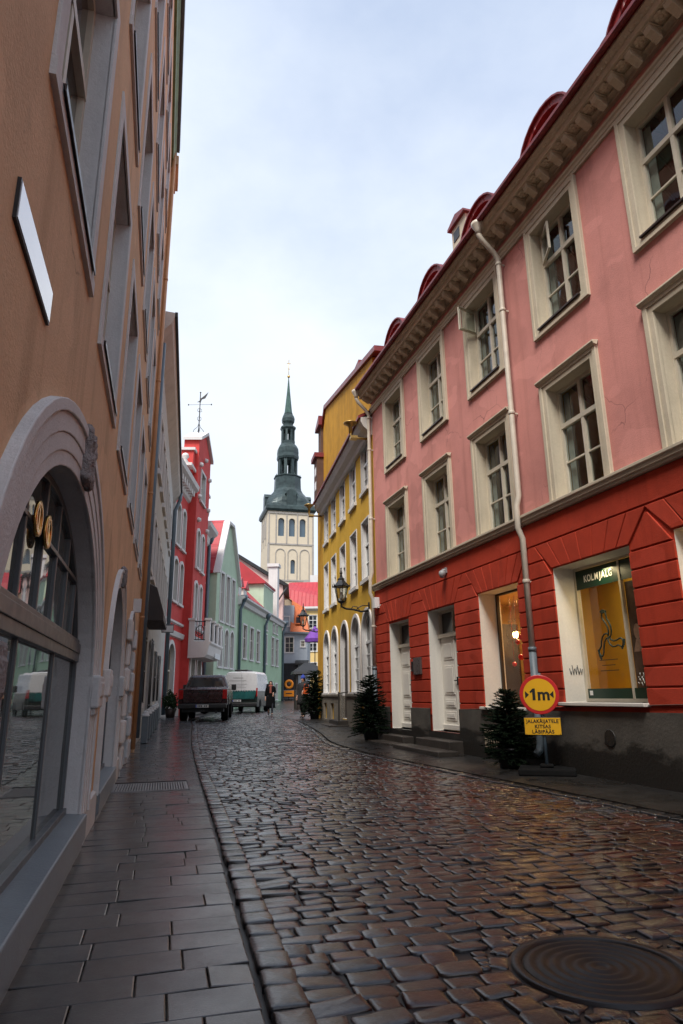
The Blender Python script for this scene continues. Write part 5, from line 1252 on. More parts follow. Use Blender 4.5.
def pavement():
    # slab courses across the left pavement
    V=[];Fc=[];Cc=[];bs=0
    s=-1.6
    while s<36:
        dp=rng.uniform(.215,.265) 
        p0=lp(s,0); 
        # kerb offset for this course
        Y=LD_[1]*s; xk=interp(LK,Y+.0); ok=(xk*LN_[0]+Y*LN_[1])-LOFF
        o=-.02
        if s>17.1: o=-.15
        if 9.66<s+dp/2<10.68: o=1.045
        while o<ok-.02:
            w=rng.uniform(.30,.62); e=min(o+w,ok)
            if ok-e<.16: e=ok
            if True:
                br=rng.uniform(.45,1.7); red=rng.random()<.35; c=(.021*br,.015*br,.0145*br) if red else (.017*br,.0175*br,.019*br)
                g=.0034; h=.045+rng.normal(0,.0010); tz=rng.normal(0,.0026)
                P=[]
                for (oo,ss,zz) in ((o+g,s+g,h),(e-g,s+g,h),(e-g,s+dp-g,h),(o+g,s+dp-g,h)):
                    x,y=lp(ss,oo); P.append((x,y,zg(y)+zz+tz*(1 if oo>o+.1 else -1)))
                def ins(Pt,k):
                    cx=sum(p[0] for p in Pt)/4; cy=sum(p[1] for p in Pt)/4
                    r=[]
                    for p in Pt:
                        dx,dy=cx-p[0],cy-p[1]; L_=math.hypot(dx,dy); r.append((p[0]+dx/L_*k,p[1]+dy/L_*k,p[2]))
                    return r
                top=ins(P,.007); mid=[(p[0],p[1],p[2]-.003) for p in P]; bot=[(p[0],p[1],p[2]-.08) for p in P]
                V+=bot+mid+top; 
                for r_ in (0,4):
                    for k in range(4): q=(k+1)%4; Fc.append((bs+r_+k,bs+r_+q,bs+r_+4+q,bs+r_+4+k))
                Fc.append((bs+8,bs+9,bs+10,bs+11)); Cc+=[c]*12; bs+=12
            o=e
        s+=dp
    me=bpy.data.meshes.new('pavement'); me.from_pydata(V,[],Fc); me.materials.append(M['slab'])
    ca=me.color_attributes.new('stone','FLOAT_COLOR','POINT'); arr=np.ones((len(Cc),4)); arr[:,:3]=np.array(Cc); ca.data.foreach_set('color',arr.ravel()); me.update()
    o=bpy.data.objects.new('pavement',me); COL.objects.link(o); struct(o)
    bd=MB()
    Ys=[-8,-3,0,3,6,9,12,14,17,20,23,26,29,32,36]
    for p,q in zip(Ys,Ys[1:]):
        def wl(Y): return interp([(lp(-10)[0],lp(-10)[1]),(lp(17.1)[0],lp(17.1)[1]),(-8.6,29),(-9.5,60)],Y)-.3
        bd.poly([(wl(p),p,zg(p)+.012),(interp(LK,p),p,zg(p)+.012),(interp(LK,q),q,zg(q)+.012),(wl(q),q,zg(q)+.012)])
    struct(bd.build('pavement_bed',M['soil']))
    # right pavement: dark smooth strip up to the walls
    rp_=MB(); W=[rp(-14,.0),rp(-3),rp(17.95),yp(18.6),yp(28.6),(-.9,31.5),(-.9,60),(0,84)]
    W=[(x,y) for x,y in W]
    wx=lambda Y: interp(sorted([(x+.12,y) for x,y in W],key=lambda p:p[1]),Y)
    Ys=[-12,-6,-2]+[0+1.0*k for k in range(46)]+[50,60,80]
    zb=.055
    for p,q in zip(Ys,Ys[1:]):
        nseg=6
        for k in range(nseg):
            def P(Y,t): 
                a=interp(RK,Y); b=wx(Y); return (a+(b-a)*t,Y,zg(Y)+zb*(.75+.25*t)+.004*math.sin(Y*2.1+t*5))
            rp_.poly([P(p,k/nseg),P(p,(k+1)/nseg),P(q,(k+1)/nseg),P(q,k/nseg)])
        a0,a1=interp(RK,p),interp(RK,q); rp_.poly([(a0,p,zg(p)-.03),(a1,q,zg(q)-.03),(a1,q,zg(q)+zb*.75),(a0,p,zg(p)+zb*.75)])
    o=rp_.build('side_pavement',M['asphalt']); struct(o)
    for f in o.data.polygons: f.use_smooth=True
pavement()
# pavement grate
M['steel']=paint('galvanised_steel',(.30,.30,.30),.45,.3,metal=.4)
gt=thing('drain_grate','flat steel drain grate of parallel bars set across the slabs','grate',(*lp(9.74,.02),.048),math.atan2(LN_[1],LN_[0]))
m=MB(); m.ring([(.04,-.0)]*2,[(0,0)]*2,0,0) if False else None
m.box(0,1.02,-.0,.03,-.03,.003); m.box(0,1.02,.83,.86,-.03,.003); m.box(0,.03,.03,.83,-.03,.003); m.box(.99,1.02,.03,.83,-.03,.003); m.build('grate_frame',M['steel'],gt)
m=MB()
for k in range(28): m.box(.035+.0345*k,.053+.0345*k,.03,.83,-.03,.004)
for y in (.22,.43,.64): m.box(.03,.99,y-.006,y+.006,-.026,-.004)
m.build('grate_bars',M['steel'],gt)
m=MB(); m.box(.0,1.02,.0,.86,-.10,-.095); m.build('grate_pit',M['black'],gt)
# manhole
mh=thing('manhole_cover','round cast iron manhole cover with concentric rings set in the cobbles','manhole cover',(MANX,MANY,.001+zg(MANY)))
m=MB(); m.lathe([(MANR-.035,-.05),(MANR-.035,.012),(MANR+.01,.014),(MANR+.012,-.05)],(0,0,0),48); m.build('frame_ring',M['iron'],mh)
m=MB(); pr=[(MANR-.045,-.05),(MANR-.045,.006)]
for k in range(6):
    r=MANR-.06-.055*k; pr+=[(r,.006),(r-.008,.013),(r-.028,.013),(r-.036,.006)]
pr+=[(.02,.006)]
m.lathe(pr,(0,0,0),48)
M['castiron']=paint('dark_cast_iron',(.022,.018,.016),.5,.5,metal=.3,scale=6)
m.build('lid',M['castiron'],mh)

# ================================================================== the width-limit sign
def sign():
    bx,by=3.12,10.78
    t=thing('width_sign','round yellow width limit sign with red rim above a small yellow plate','road sign',(bx,by,zg(by)+.05),R(-17))
    M['signyellow']=paint('sign_yellow',(.80,.42,.012),.4,.05); M['signred']=paint('sign_red',(.55,.02,.02),.4,.05); M['signblack']=paint('sign_black',(.01,.01,.01),.5,.05)
    p=MB(); p.tube([(0,.0,0),(0,0,1.5)],.028,10); p.build('post',M['bluegrey'],t)
    b=MB(); b.prism_x([(-.36,0),(-.34,.09),(.34,.09),(.36,0)],-.42,.42); b.box(-.1,.1,-.1,.1,.09,.14); b.build('rubber_base',M['rubber'],t,bevel=.02)
    c=1.17
    d=MB(); d.T=Matrix.Translation((-.02,-.04,c))@Matrix.Rotation(R(90),4,'X'); d.lathe([(.0,.0),(.295,.0),(.30,.006),(.30,.014),(.292,.018),(0,.0181)],(0,0,0),56,smooth=False); d.T=None
    d.build('disc',M['signred'],t)
    d=MB(); d.T=Matrix.Translation((-.02,-.0605,c))@Matrix.Rotation(R(90),4,'X'); d.lathe([(0,0),(.245,0),(.245,.001),(0,.001)],(0,0,0),56,smooth=False); d.T=None
    fo=d.build('disc_face',M['signyellow'],t)
    text('m',.25,M['signblack'],fo,(.045,-.063,c-.08),(R(90),0,0),'lettering',.001,1.0,bold=.008)
    a=MB(); a.prism([(-.125,c-.085),(-.08,c-.085),(-.08,c+.095),(-.115,c+.095),(-.165,c+.045),(-.150,c+.022),(-.125,c+.042)],-.0645,-.0625); a.build('numeral',M['signblack'],fo)
    a=MB()
    for sx in (-1,1): a.prism([(-.02+sx*.215,c+.055),(-.02+sx*.215,c-.055),(-.02+sx*.155,c)],-.0645,-.0625)
    a.build('arrow',M['signblack'],fo)
    q=MB(); q.box(-.29,.27,-.05,-.035,.56,.83); q.build('plate',M['signblack'],t,bevel=.012)
    q=MB(); q.box(-.28,.26,-.054,-.05,.57,.82); pf=q.build('plate_face',M['signyellow'],t)
    for k,s in enumerate(('JALAKÄIJATELE','KITSAS','LÄBIPÄÄS')): text(s,.073,M['signblack'],pf,(-.01,-.0555,.745-.078*k),(R(90),0,0),'lettering',.0008,.92 if k==0 else 1,bold=.0022)
    q=MB()
    for x in (-.265,.245):
        for z in (.585,.805): q.lathe([(0,-.002),(.008,0),(0,.002)],(x,-.056,z),6)
    q.build('rivet',M['chrome'],pf)
sign()
# ================================================================== fir trees and bushes
def fir(name,label,cat,loc,h,r,pot,seed,n=46,shape=.85,deco=False):
    rs=random.Random(seed); t=thing(name,label,cat,loc)
    b=MB(); b.tube([(0,0,0),(.01,0,h*.5),(0,.01,h*.97)],[.035,.025,.006],8); b.build('trunk',M['bark'],t)
    if pot: 
        b=MB(); b.lathe([(.17,0),(.22,.28),(.24,.28),(.24,.32),(.2,.32)],(0,0,0),16); b.build('pot',M['iron'],t)
    v=[];f=[]
    def needle(p,dv,l,w):
        a=dv.normalized(); s=a.cross(Vector((rs.gauss(0,1),rs.gauss(0,1),rs.gauss(0,1)))).normalized()
        i=len(v); v.extend([tuple(p-s*w),tuple(p+s*w),tuple(p+a*l)]); f.append((i,i+1,i+2))
    for k in range(n):
        u=(k+rs.random())/n; z=h*(.10+.88*u); L=r*((1-u)**shape)*rs.uniform(.75,1.12)+.05
        for q in range(8 if u<.6 else 5):
            a=rs.uniform(0,2*PI); dr=Vector((math.cos(a),math.sin(a),rs.uniform(-.12,.32)+.3*u)); 
            m=max(3,int(L/.045))
            for j in range(m):
                g=(j+.5)/m; p=Vector((0,0,z))+dr*L*g+Vector((0,0,-.12*L*g*g))
                side=dr.cross(Vector((0,0,1))).normalized()
                for w_ in range(5):
                    sd=(side*rs.choice((-1,1))*rs.uniform(.3,1)+dr*.9+Vector((0,0,rs.uniform(-.35,.35))))
                    needle(p,sd,.085*rs.uniform(.7,1.3)*(1.15-.4*g),.012)
    me=bpy.data.meshes.new('foliage'); me.from_pydata(v,[],f); me.materials.append(M['needle']); o=bpy.data.objects.new('foliage',me); COL.objects.link(o); o.parent=t
    return t
x,y=rp(10.30,.50); fir('fir_tree','small dark fir tree in a pot behind the width sign','fir tree',(x,y,zg(y)+.05),1.25,.46,True,1,52,.5)
x,y=rp(17.0,.58); fir('fir_tree','dark bushy fir tree left of the white doors at the yellow house corner','fir tree',(x,y,zg(y)+.05),1.62,.50,True,2,60,.42)
fir('fir_tree','dark rounded fir tree farther down by the yellow house steps','fir tree',(-1.22,28.6,zg(28.6)+.05),1.95,.55,True,3,64,.32)

# ================================================================== vehicles
M['truckred']=paint('dark_red_car_paint',(.024,.003,.005),.25,.1,coat=.6,bmp=0)
M['tailred']=paint('red_tail_lamp',(.35,.01,.01),.15,.1,bmp=0)
M['vanwhite']=paint('white_van_paint',(.62,.62,.62),.3,.06,bmp=0)
M['vangreen']=paint('dark_green_van_paint',(.010,.018,.015),.35,.2,bmp=0)
M['teal']=paint('teal_leaf_graphic',(.012,.10,.095),.4,.6,scale=2,bmp=0)
M['plastic']=paint('black_plastic',(.014,.014,.015),.5,.2)
M['plate']=paint('plate_white',(.6,.6,.58),.4,.05,bmp=0); M['eublue']=paint('plate_blue',(.02,.06,.4),.4,.05,bmp=0)
def wheels(root,track,ys,rad,wid):
    for sx in (-1,1):
        for y in ys:
            m=MB(); m.T=Matrix.Translation((sx*track,y,rad))@Matrix.Rotation(R(90),4,'Y'); m.lathe([(rad*.62,-wid/2),(rad*.93,-wid/2),(rad,-wid*.38),(rad,wid*.38),(rad*.93,wid/2),(rad*.62,wid/2)],(0,0,0),28); m.T=None
            w=m.build('wheel',M['rubber'],root)
            m=MB(); m.T=Matrix.Translation((sx*track,y,rad))@Matrix.Rotation(R(90),4,'Y'); m.lathe([(0,-wid*.36),(rad*.2,-wid*.4),(rad*.6,-wid*.42),(rad*.62,wid*.42),(rad*.2,wid*.4),(0,wid*.36)],(0,0,0),20); m.T=None; m.build('rim',M['chrome'],w)
def sideprofile(pts,arches,z0):
    """close a y,z outline with round wheel arches cut into its lower edge"""
    out=list(pts)
    for yc,ra in sorted(arches,reverse=True):
        out.append((yc+ra,z0)); out+= [(yc+ra*math.cos(PI*k/10),z0+ra*math.sin(PI*k/10)) for k in range(1,10)]; out.append((yc-ra,z0))
    return out
def plate(root,x,y,z,w=.52,name='licence_plate'):
    m=MB(); m.box(x-w/2,x+w/2,y-.02,y,z,z+.115); m.mi=1; m.box(x-w/2+.002,x-w/2+.045,y-.023,y-.02,z+.003,z+.112); m.mi=2
    q=x-w/2+.075
    for k in range(6):
        m.box(q,q+.045,y-.0225,y-.0205,z+.025,z+.09) if k!=3 else None; q+=.067
    m.build(name,[M['plate'],M['eublue'],M['plastic']],root)
def pickup():
    t=thing('pickup_truck','dark red pickup truck parked half on the pavement, seen from behind','pickup truck',(-5.80,28.0,zg(28)+.02),R(7))
    b=MB(); pr=sideprofile([(.12,.62),(.08,1.02),(.10,1.30),(4.2,1.30),(5.3,1.24),(5.65,1.05),(5.7,.62)],[(1.25,.50),(4.75,.50)],.62)
    b.prism_x(pr[::-1],-1.0,1.0); body=b.build('body',M['truckred'],t,bevel=.06,seg=3)
    b=MB(); b.box(-.80,.80,.3,1.75,1.28,1.305); b.build('bed_cover',M['plastic'],t)
    b=MB(); rg=lambda y0,y1,w,z,c=.10:[(-w+c,y0,z),(w-c,y0,z),(w,y0+c,z),(w,y1-c,z),(w-c,y1,z),(-w+c,y1,z),(-w,y1-c,z),(-w,y0+c,z)]
    b.loft([rg(1.80,4.35,.97,1.27),rg(1.90,4.05,.93,1.40),rg(2.06,3.55,.78,1.80),rg(2.15,3.40,.72,1.88),rg(2.4,3.2,.5,1.91)],smooth=False); b.build('cab',M['truckred'],t,bevel=.03,seg=2)
    b=MB(); b.poly([(-.74,1.885,1.40),(.74,1.885,1.40),(.64,2.035,1.76),(-.64,2.035,1.76)]); b.mi=0; b.build('rear_window',M['pane'],t)
    b=MB()
    for s in (-1,1): b.poly([(s*.948,2.1,1.40),(s*.948,3.8,1.40),(s*.80,3.4,1.77),(s*.80,2.25,1.77)])
    b.poly([(-.8,4.08,1.42),(.8,4.08,1.42),(.66,3.6,1.78),(-.66,3.6,1.78)]); b.build('side_glass',M['pane'],t)
    b=MB(); b.box(-.78,.78,.045,.10,.74,1.27); b.box(-.70,.70,.03,.06,.84,1.12); b.build('tailgate',M['truckred'],t,bevel=.02)
    b=MB(); b.box(-.2,.2,.02,.05,1.14,1.2); b.build('tailgate_handle',M['plastic'],t)
    for s in (-1,1):
        b=MB(); b.box(s*.80,s*.985,.04,.16,.88,1.25); b.build('tail_light',M['tailred'],t,bevel=.015)
        b=MB(); b.box(s*1.0,s*1.22,3.65,3.85,1.25,1.52); b.build('wing_mirror',M['plastic'],t,bevel=.03)
    b=MB(); b.box(-.98,.98,-.08,.12,.50,.70); b.build('rear_bumper',M['plastic'],t,bevel=.04)
    plate(t,0,-.08,.545)
    b=MB(); b.box(-.08,.08,-.14,-.06,.38,.46); b.tube([(.55,-.02,.36),(.55,.5,.36)],.045,10); b.box(-.85,.85,.3,5.4,.36,.64); b.lathe([(0,-.18),(.18,-.1),(.2,0),(.18,.1),(0,.18)],(0,1.25,.42),12); b.build('underbody',M['plastic'],t)
    wheels(t,.86,(1.25,4.75),.41,.29)
pickup()
def van():
    t=thing('delivery_van','white topped delivery van with dark green lower body and leaf graphic','van',(-6.15,40.8,zg(41)+.015),R(-2))
    z0=.34
    lo=sideprofile([(.05,.34),(.02,1.28),(4.9,1.28),(5.45,1.12),(5.6,.8),(5.55,.34)],[(1.15,.42),(4.55,.42)],z0)
    b=MB(); b.prism_x(lo[::-1],-.98,.98); b.build('lower_body',M['vangreen'],t,bevel=.06,seg=2)
    b=MB(); sec=lambda y,w,z1,z0_=1.26:[(-w,y,z0_),(w,y,z0_),(w,y,z1-.6),(w*.95,y,z1-.14),(w*.82,y,z1-.02),(0,y,z1),(-w*.82,y,z1-.02),(-w*.95,y,z1-.14),(-w,y,z1-.6)]
    b.loft([sec(.0,.94,2.36),sec(.05,.98,2.42),sec(3.6,.98,2.46),sec(4.2,.96,2.36),sec(4.75,.93,1.95),sec(5.0,.92,1.88)],smooth=False); b.build('upper_body',M['vanwhite'],t,bevel=.03)
    b=MB(); b.box(-.90,.90,-.012,.02,1.30,2.28); b.build('rear_door',M['vanwhite'],t,bevel=.012)
    b=MB(); b.box(-.007,.007,-.02,0,.55,2.28); b.box(-.5,.1,-.022,-.01,2.02,2.06); b.box(-.78,.3,-.022,-.01,1.86,1.89); b.box(-.7,.35,-.022,-.01,1.66,1.68); b.box(-.7,.2,-.022,-.01,1.56,1.58); b.box(-.7,.28,-.022,-.01,1.46,1.48); b.build('faded_lettering',M['camgrey'],t)
    b=MB(); rs=random.Random(5)
    for k in range(11):
        x=-.80+.155*k; b.poly([(x-.10,-.025-.0015*k,.82),(x+.03,-.025-.0015*k,.80),(x+.16,-.025-.0015*k,1.0+.25*rs.random()),(x+.02,-.025-.0015*k,1.32),(x-.09,-.025-.0015*k,1.1)])
    b.build('leaf_graphic',M['teal'],t)
    b=MB(); b.box(-.98,.98,-.10,.06,.40,.60); b.build('rear_bumper',M['plastic'],t,bevel=.03)
    b=MB(); b.box(-.45,.45,-.115,-.1,.42,.46); b.build('bumper_strip',M['chrome'],t)
    for s in (-1,1):
        b=MB(); b.box(s*.90,s*.985,-.015,.06,.95,1.45); b.build('tail_light',M['tailred'],t,bevel=.01)
        b=MB(); b.box(s*.98,s*1.22,4.2,4.35,1.35,1.75); b.build('wing_mirror',M['plastic'],t,bevel=.03)
    plate(t,-.25,-.02,.66)
    b=MB()
    for s in (-1,1): b.poly([(s*.985,3.5,1.36),(s*.985,4.45,1.36),(s*.975,4.15,1.9),(s*.975,3.5,1.9)])
    b.poly([(-.85,4.72,1.95),(.85,4.72,1.95),(.8,4.26,2.3),(-.8,4.26,2.3)]); b.build('cab_glass',M['pane'],t)
    b=MB(); b.box(-.5,.3,.3,2.2,2.45,2.54); b.build('roof_vent',M['plastic'],t,bevel=.03)
    wheels(t,.84,(1.15,4.55),.35,.24)
van()

# ================================================================== people
def skinbody(name,pts,edges,mat,parent,sub=2):
    me=bpy.data.meshes.new(name); me.from_pydata([p[:3] for p in pts],edges,[]); o=bpy.data.objects.new(name,me); COL.objects.link(o)
    o.modifiers.new('k','SKIN'); s=o.modifiers.new('s','SUBSURF'); s.levels=s.render_levels=sub
    for i,p in enumerate(pts):
        sv=me.skin_vertices[0].data[i]; sv.radius=(p[3],p[4] if len(p)>4 else p[3]); sv.use_root=(i==0)
    bpy.context.view_layer.update()
    q=bpy.data.meshes.new_from_object(o.evaluated_get(bpy.context.evaluated_depsgraph_get())); bpy.data.objects.remove(o)
    q.name=name; q.materials.clear(); q.materials.append(mat); q.polygons.foreach_set('use_smooth',[True]*len(q.polygons))
    r=bpy.data.objects.new(name,q); COL.objects.link(r); r.parent=parent; return r
M['skin']=paint('skin',(.50,.28,.20),.5,.1); M['coatdark']=paint('dark_coat_cloth',(.006,.006,.007),.85,.3); M['coatgrey']=paint('charcoal_coat_cloth',(.016,.016,.018),.85,.3)
M['coatdark'].node_tree.nodes['Principled BSDF'].inputs['Specular IOR Level'].default_value=.08; M['jeans']=paint('dark_trousers',(.018,.02,.03),.85,.3); M['hairbrown']=paint('brown_hair',(.05,.025,.015),.6,.4); M['hairwhite']=paint('white_wool',(.6,.55,.5),.9,.2); M['bluehat']=paint('blue_knit',(.03,.06,.35),.9,.2); M['orangebag']=paint('orange_bag',(.75,.12,.02),.6,.1); M['scarf']=paint('rust_scarf',(.25,.07,.05),.9,.2)
def person(label,loc,rz,h,stride,coat,coatlen,hair,hat,arms,long_hair=True,scarf=False):
    t=thing('person',label,'person',loc,rz); k=h/1.7; t.scale=(k,k,k)          # faces -Y
    P=[];E=[]
    def v(x,y,z,r,r2=None): P.append((x,y,z,r,r2 or r)); return len(P)-1
    pel=v(0,0,.93,.13,.10); sp=v(0,0,1.12,.12,.09); chs=v(0,.01,1.32,.145,.10); nk=v(0,.0,1.45,.05); hd0=v(0,-.01,1.53,.062,.075); hd1=v(0,-.012,1.60,.077,.092); hd2=v(0,-.005,1.66,.062,.075)
    E+=[(pel,sp),(sp,chs),(chs,nk),(nk,hd0),(hd0,hd1),(hd1,hd2)]
    nose=v(0,-.105,1.585,.012); E.append((hd1,nose))
    L={}
    for s in (-1,1):
        f=stride*s
        hp=v(s*.09,0,.90,.085); kn=v(s*.095,-f*.5-.03,.49,.058); an=v(s*.095,-f+.03,.09,.042); to=v(s*.10,-f-.13,.035,.034)
        E+=[(pel,hp),(hp,kn),(kn,an),(an,to)]
        a=arms[0 if s<0 else 1]
        sh=v(s*.175,.0,1.40,.055); el=v(*[ (s*a[0][0]),a[0][1],a[0][2] ],.042); wr=v(s*a[1][0],a[1][1],a[1][2],.028); pm=v(s*a[1][0],a[1][1]-.02,a[1][2]-.07,.03,.018)
        E+=[(chs,sh),(sh,el),(el,wr),(wr,pm)]
        for q in range(4):
            l=(.055,.07,.075,.06)[q]; x0=s*a[1][0]+(q-1.5)*.017
            f1=v(x0,a[1][1]-.03,a[1][2]-.11,.0085); f2=v(x0,a[1][1]-.045,a[1][2]-.11-l*.6,.0078); f3=v(x0,a[1][1]-.038,a[1][2]-.11-l,.007); E+=[(pm,f1),(f1,f2),(f2,f3)]
        th=v(s*a[1][0],a[1][1]-.065,a[1][2]-.08,.009); th2=v(s*a[1][0],a[1][1]-.075,a[1][2]-.115,.008); E+=[(pm,th),(th,th2)]
        L[s]=(hp,kn,an,to,sh,el,wr)
    skinbody('body',P,E,M['skin'],t,2)
    # trousers and boots
    Q=[P[pel][:3]+(.145,.115)]; EE=[]
    for s in (-1,1):
        hp,kn,an,to,sh,el,wr=L[s]; b=len(Q); Q+=[P[hp][:3]+(.10,.10),P[kn][:3]+(.072,.072),(P[an][0],P[an][1],.16,.06,.06)]; EE+=[(0,b),(b,b+1),(b+1,b+2)]
    skinbody('trousers',Q,EE,M['jeans'],t,2)
    for s in (-1,1):
        hp,kn,an,to,sh,el,wr=L[s]
        skinbody('boot',[(P[an][0],P[an][1],.2,.062,.062),(P[an][0],P[an][1]-.005,.07,.055,.055),(P[an][0],P[an][1]-.10,.05,.046,.042),(P[to][0],P[to][1]-.02,.035,.038,.03)],[(0,1),(1,2),(2,3)],M['plastic'],t,2)
    # coat: open-bottomed shell plus sleeves
    rings=[]; n=20
    for z,rx,ry in ((coatlen,.25,.20),(coatlen+.15,.235,.185),(.85,.215,.165),(1.02,.195,.145),(1.2,.205,.15),(1.34,.215,.145),(1.41,.17,.115),(1.455,.085,.08),(1.49,.078,.075)):
        rings.append([(rx*math.cos(2*PI*i/n)*(1+.03*math.sin(5*i+z*9)),ry*math.sin(2*PI*i/n)*(1+.03*math.sin(3*i+z*7)),z) for i in range(n)])
    c=MB(); c.loft(rings,cap=False); co=c.build('coat',coat,t); so=co.modifiers.new('s','SOLIDIFY'); so.thickness=.012; so.offset=1
    for s in (-1,1):
        hp,kn,an,to,sh,el,wr=L[s]; w=Vector(P[wr][:3]); e=Vector(P[el][:3])
        skinbody('sleeve',[(s*.12,0,1.39,.085,.085),P[sh][:3]+(.082,.082),P[el][:3]+(.066,.066),tuple(e.lerp(w,.92))+(.052,.052)],[(0,1),(1,2),(2,3)],coat,t,2)
    # hair, hat
    m=MB(); rr=[]
    for z,rx,ry,oy in ((1.43 if long_hair else 1.52,.09,.07,.045),(1.52,.098,.082,.035),(1.60,.096,.098,.018),(1.66,.088,.095,.012),(1.705,.055,.06,.01),(1.72,.01,.01,.01)):
        rr.append([(rx*math.cos(2*PI*i/16),oy+ry*math.sin(2*PI*i/16)*(1 if math.sin(2*PI*i/16)>0 else (.45 if z<1.64 else 1)),z) for i in range(16)])
    m.loft(rr); m.build('hair',hair,t)
    m=MB()
    for s in (-1,1): m.lathe([(0,-.008),(.008,0),(0,.008)],(s*.03,-.095,1.605),8)
    m.build('eyes',M['signwhite'],t)
    m=MB(); m.lathe([(0,-.006),(.02,0),(0,.006)],(0,-.09,1.548),8,sy=.4); m.build('mouth',M['scarf'],t)
    if hat:
        m=MB(); m.lathe([(.098,1.615),(.108,1.63),(.105,1.68),(.085,1.735),(.04,1.765),(0,1.77)],(0,.0,0),18); m.lathe([(0,1.76),(.03,1.775),(.03,1.80),(0,1.82)],(0,0,0),10); m.build('hat',hat,t)
    if scarf: m=MB(); m.lathe([(.085,1.40),(.115,1.43),(.115,1.47),(.08,1.50)],(0,-.01,0),16); m.box(-.05,.05,-.175,-.15,1.1,1.44); m.build('scarf',M['scarf'],t)
    return t
down=((.24,.02,1.14),(.26,-.06,.90)); fwd=((.23,.02,1.14),(.14,-.24,1.10))
person('woman in a long dark coat walking down the middle of the street',(-3.78,35.2,zg(35)+.03),R(4),1.70,.20,M['coatdark'],.36,M['hairbrown'],None,(down,fwd),True,True)
pb=person('person in a dark coat with a bright blue knitted hat beside the fir tree',(-1.78,29.8,zg(30)+.05),R(-30),1.74,.08,M['coatgrey'],.55,M['hairbrown'],M['bluehat'],(down,fwd),False)
person('pale haired person in a dark jacket behind the rounded fir tree',(-1.12,31.0,zg(31)+.05),R(150),1.84,.06,M['coatdark'],.6,M['hairwhite'],None,(down,down),False)
bg=thing('shoulder_bag','bright orange bag carried by the person in the blue hat','bag',(-1.62,29.52,zg(30)+.05),R(-30))
m=MB(); m.prism([(-.15,1.0),(.15,1.0),(.13,1.30),(-.13,1.30)],-.05,.05); m.build('pouch',M['orangebag'],bg,bevel=.03)
m=MB(); m.tube([(-.12,0,1.29),(-.1,0,1.42),(.1,0,1.42),(.12,0,1.29)],.012,6); m.build('strap',M['orangebag'],bg)

# ================================================================== far street things
def stall():
    t=thing('market_stall','small dark roofed market stall standing behind the people','market stall',(-2.55,49,zg(49)),R(10))
    m=MB()
    for x in (-.9,.9):
        for y in (-.7,.7): m.box(x-.05,x+.05,y-.05,y+.05,0,2.5)
    m.box(-.95,.95,-.8,.8,2.4,2.5); m.build('frame',M['darkwood'],t)
    m=MB(); m.loft([[(-1.2,-1.0,2.45),(1.2,-1.0,2.45),(1.2,1.0,2.45),(-1.2,1.0,2.45)],[(-1.15,-.95,2.62),(1.15,-.95,2.62),(1.15,.95,2.62),(-1.15,.95,2.62)],[(-.3,-.2,3.25),(.3,-.2,3.25),(.3,.2,3.25),(-.3,.2,3.25)]],smooth=False); m.build('roof',M['iron'],t)
    m=MB(); m.box(-.9,.9,-.75,.7,.0,1.0); m.build('counter',M['darkwood'],t)
stall()
ws=thing('roadworks_sign','orange round roadworks sign over an orange plate before the dark netting','road sign',(-5.95,74,zg(74)))
m=MB(); m.tube([(0,0,0),(0,0,2.2)],.04,8); m.box(-.4,.4,-.3,.3,0,.1); m.build('post',M['iron'],ws)
M['signorange']=paint('sign_orange',(.85,.25,.01),.4,.05)
m=MB(); m.T=Matrix.Translation((0,-.05,1.75))@Matrix.Rotation(R(90),4,'X'); m.lathe([(.25,0),(.50,0),(.50,.03),(.25,.03),(.25,0)],(0,0,0),28); m.T=None; m.build('disc',M['signorange'],ws)
m=MB(); m.T=Matrix.Translation((0,-.04,1.75))@Matrix.Rotation(R(90),4,'X'); m.lathe([(0,0),(.26,0),(.26,.02),(0,.02)],(0,0,0),20); m.T=None; m.build('disc_face',M['rust'],ws)
m=MB(); m.box(-.55,.55,-.06,-.03,.45,1.08); m.mi=1; m.box(-.35,.35,-.07,-.06,.72,.82); m.build('plate',[M['signorange'],M['iron']],ws)
br=thing('barrier_fence','low grey tubular barrier in front of the black netting','barrier',(-6.9,75.5,zg(75)))
m=MB(); m.tube([(-1.4,0,0),(-1.4,0,1.1),(1.6,0,1.1),(1.6,0,0)],.03,6); m.tube([(-1.4,0,.25),(1.6,0,.25)],.025,6); m.build('frame',M['camgrey'],br)
m=MB()
for k in range(18): m.tube([(-1.25+.16*k,0,.25),(-1.25+.16*k,0,1.1)],.012,5)
m.build('bars',M['camgrey'],br)
aw=thing('purple_parasol','purple canvas parasol with pale hem in front of the yellow house','parasol',(-2.95,70,zg(70)))
m=MB(); m.lathe([(1.05,6.0),(1.1,6.35),(.9,6.6),(.35,7.3),(.05,7.65)],(0,0,0),8,smooth=False); m.build('canopy',M['umbrella'],aw)
m=MB(); m.tube([(0,0,0),(0,0,7.6)],.05,8); m.build('pole',M['darkwood'],aw)

# ================================================================== lamps inside the lit shop windows
def shoplamp(s,out,z,w,e,c=(1,.66,.3)):
    x,y=rp(s,out); l=bpy.data.lights.new('display_lamp','AREA'); l.size=w; l.energy=e; l.color=c; l.shape='RECTANGLE'; l.size_y=.2
    o=bpy.data.objects.new('display_lamp',l); COL.objects.link(o); o.location=(x,y,z)
shoplamp(11.75,-1.2,3.10,1.0,34); shoplamp(8.37,-.62,3.12,1.4,9,(1,.80,.45)); shoplamp(5.7,-.8,3.1,1.2,8)

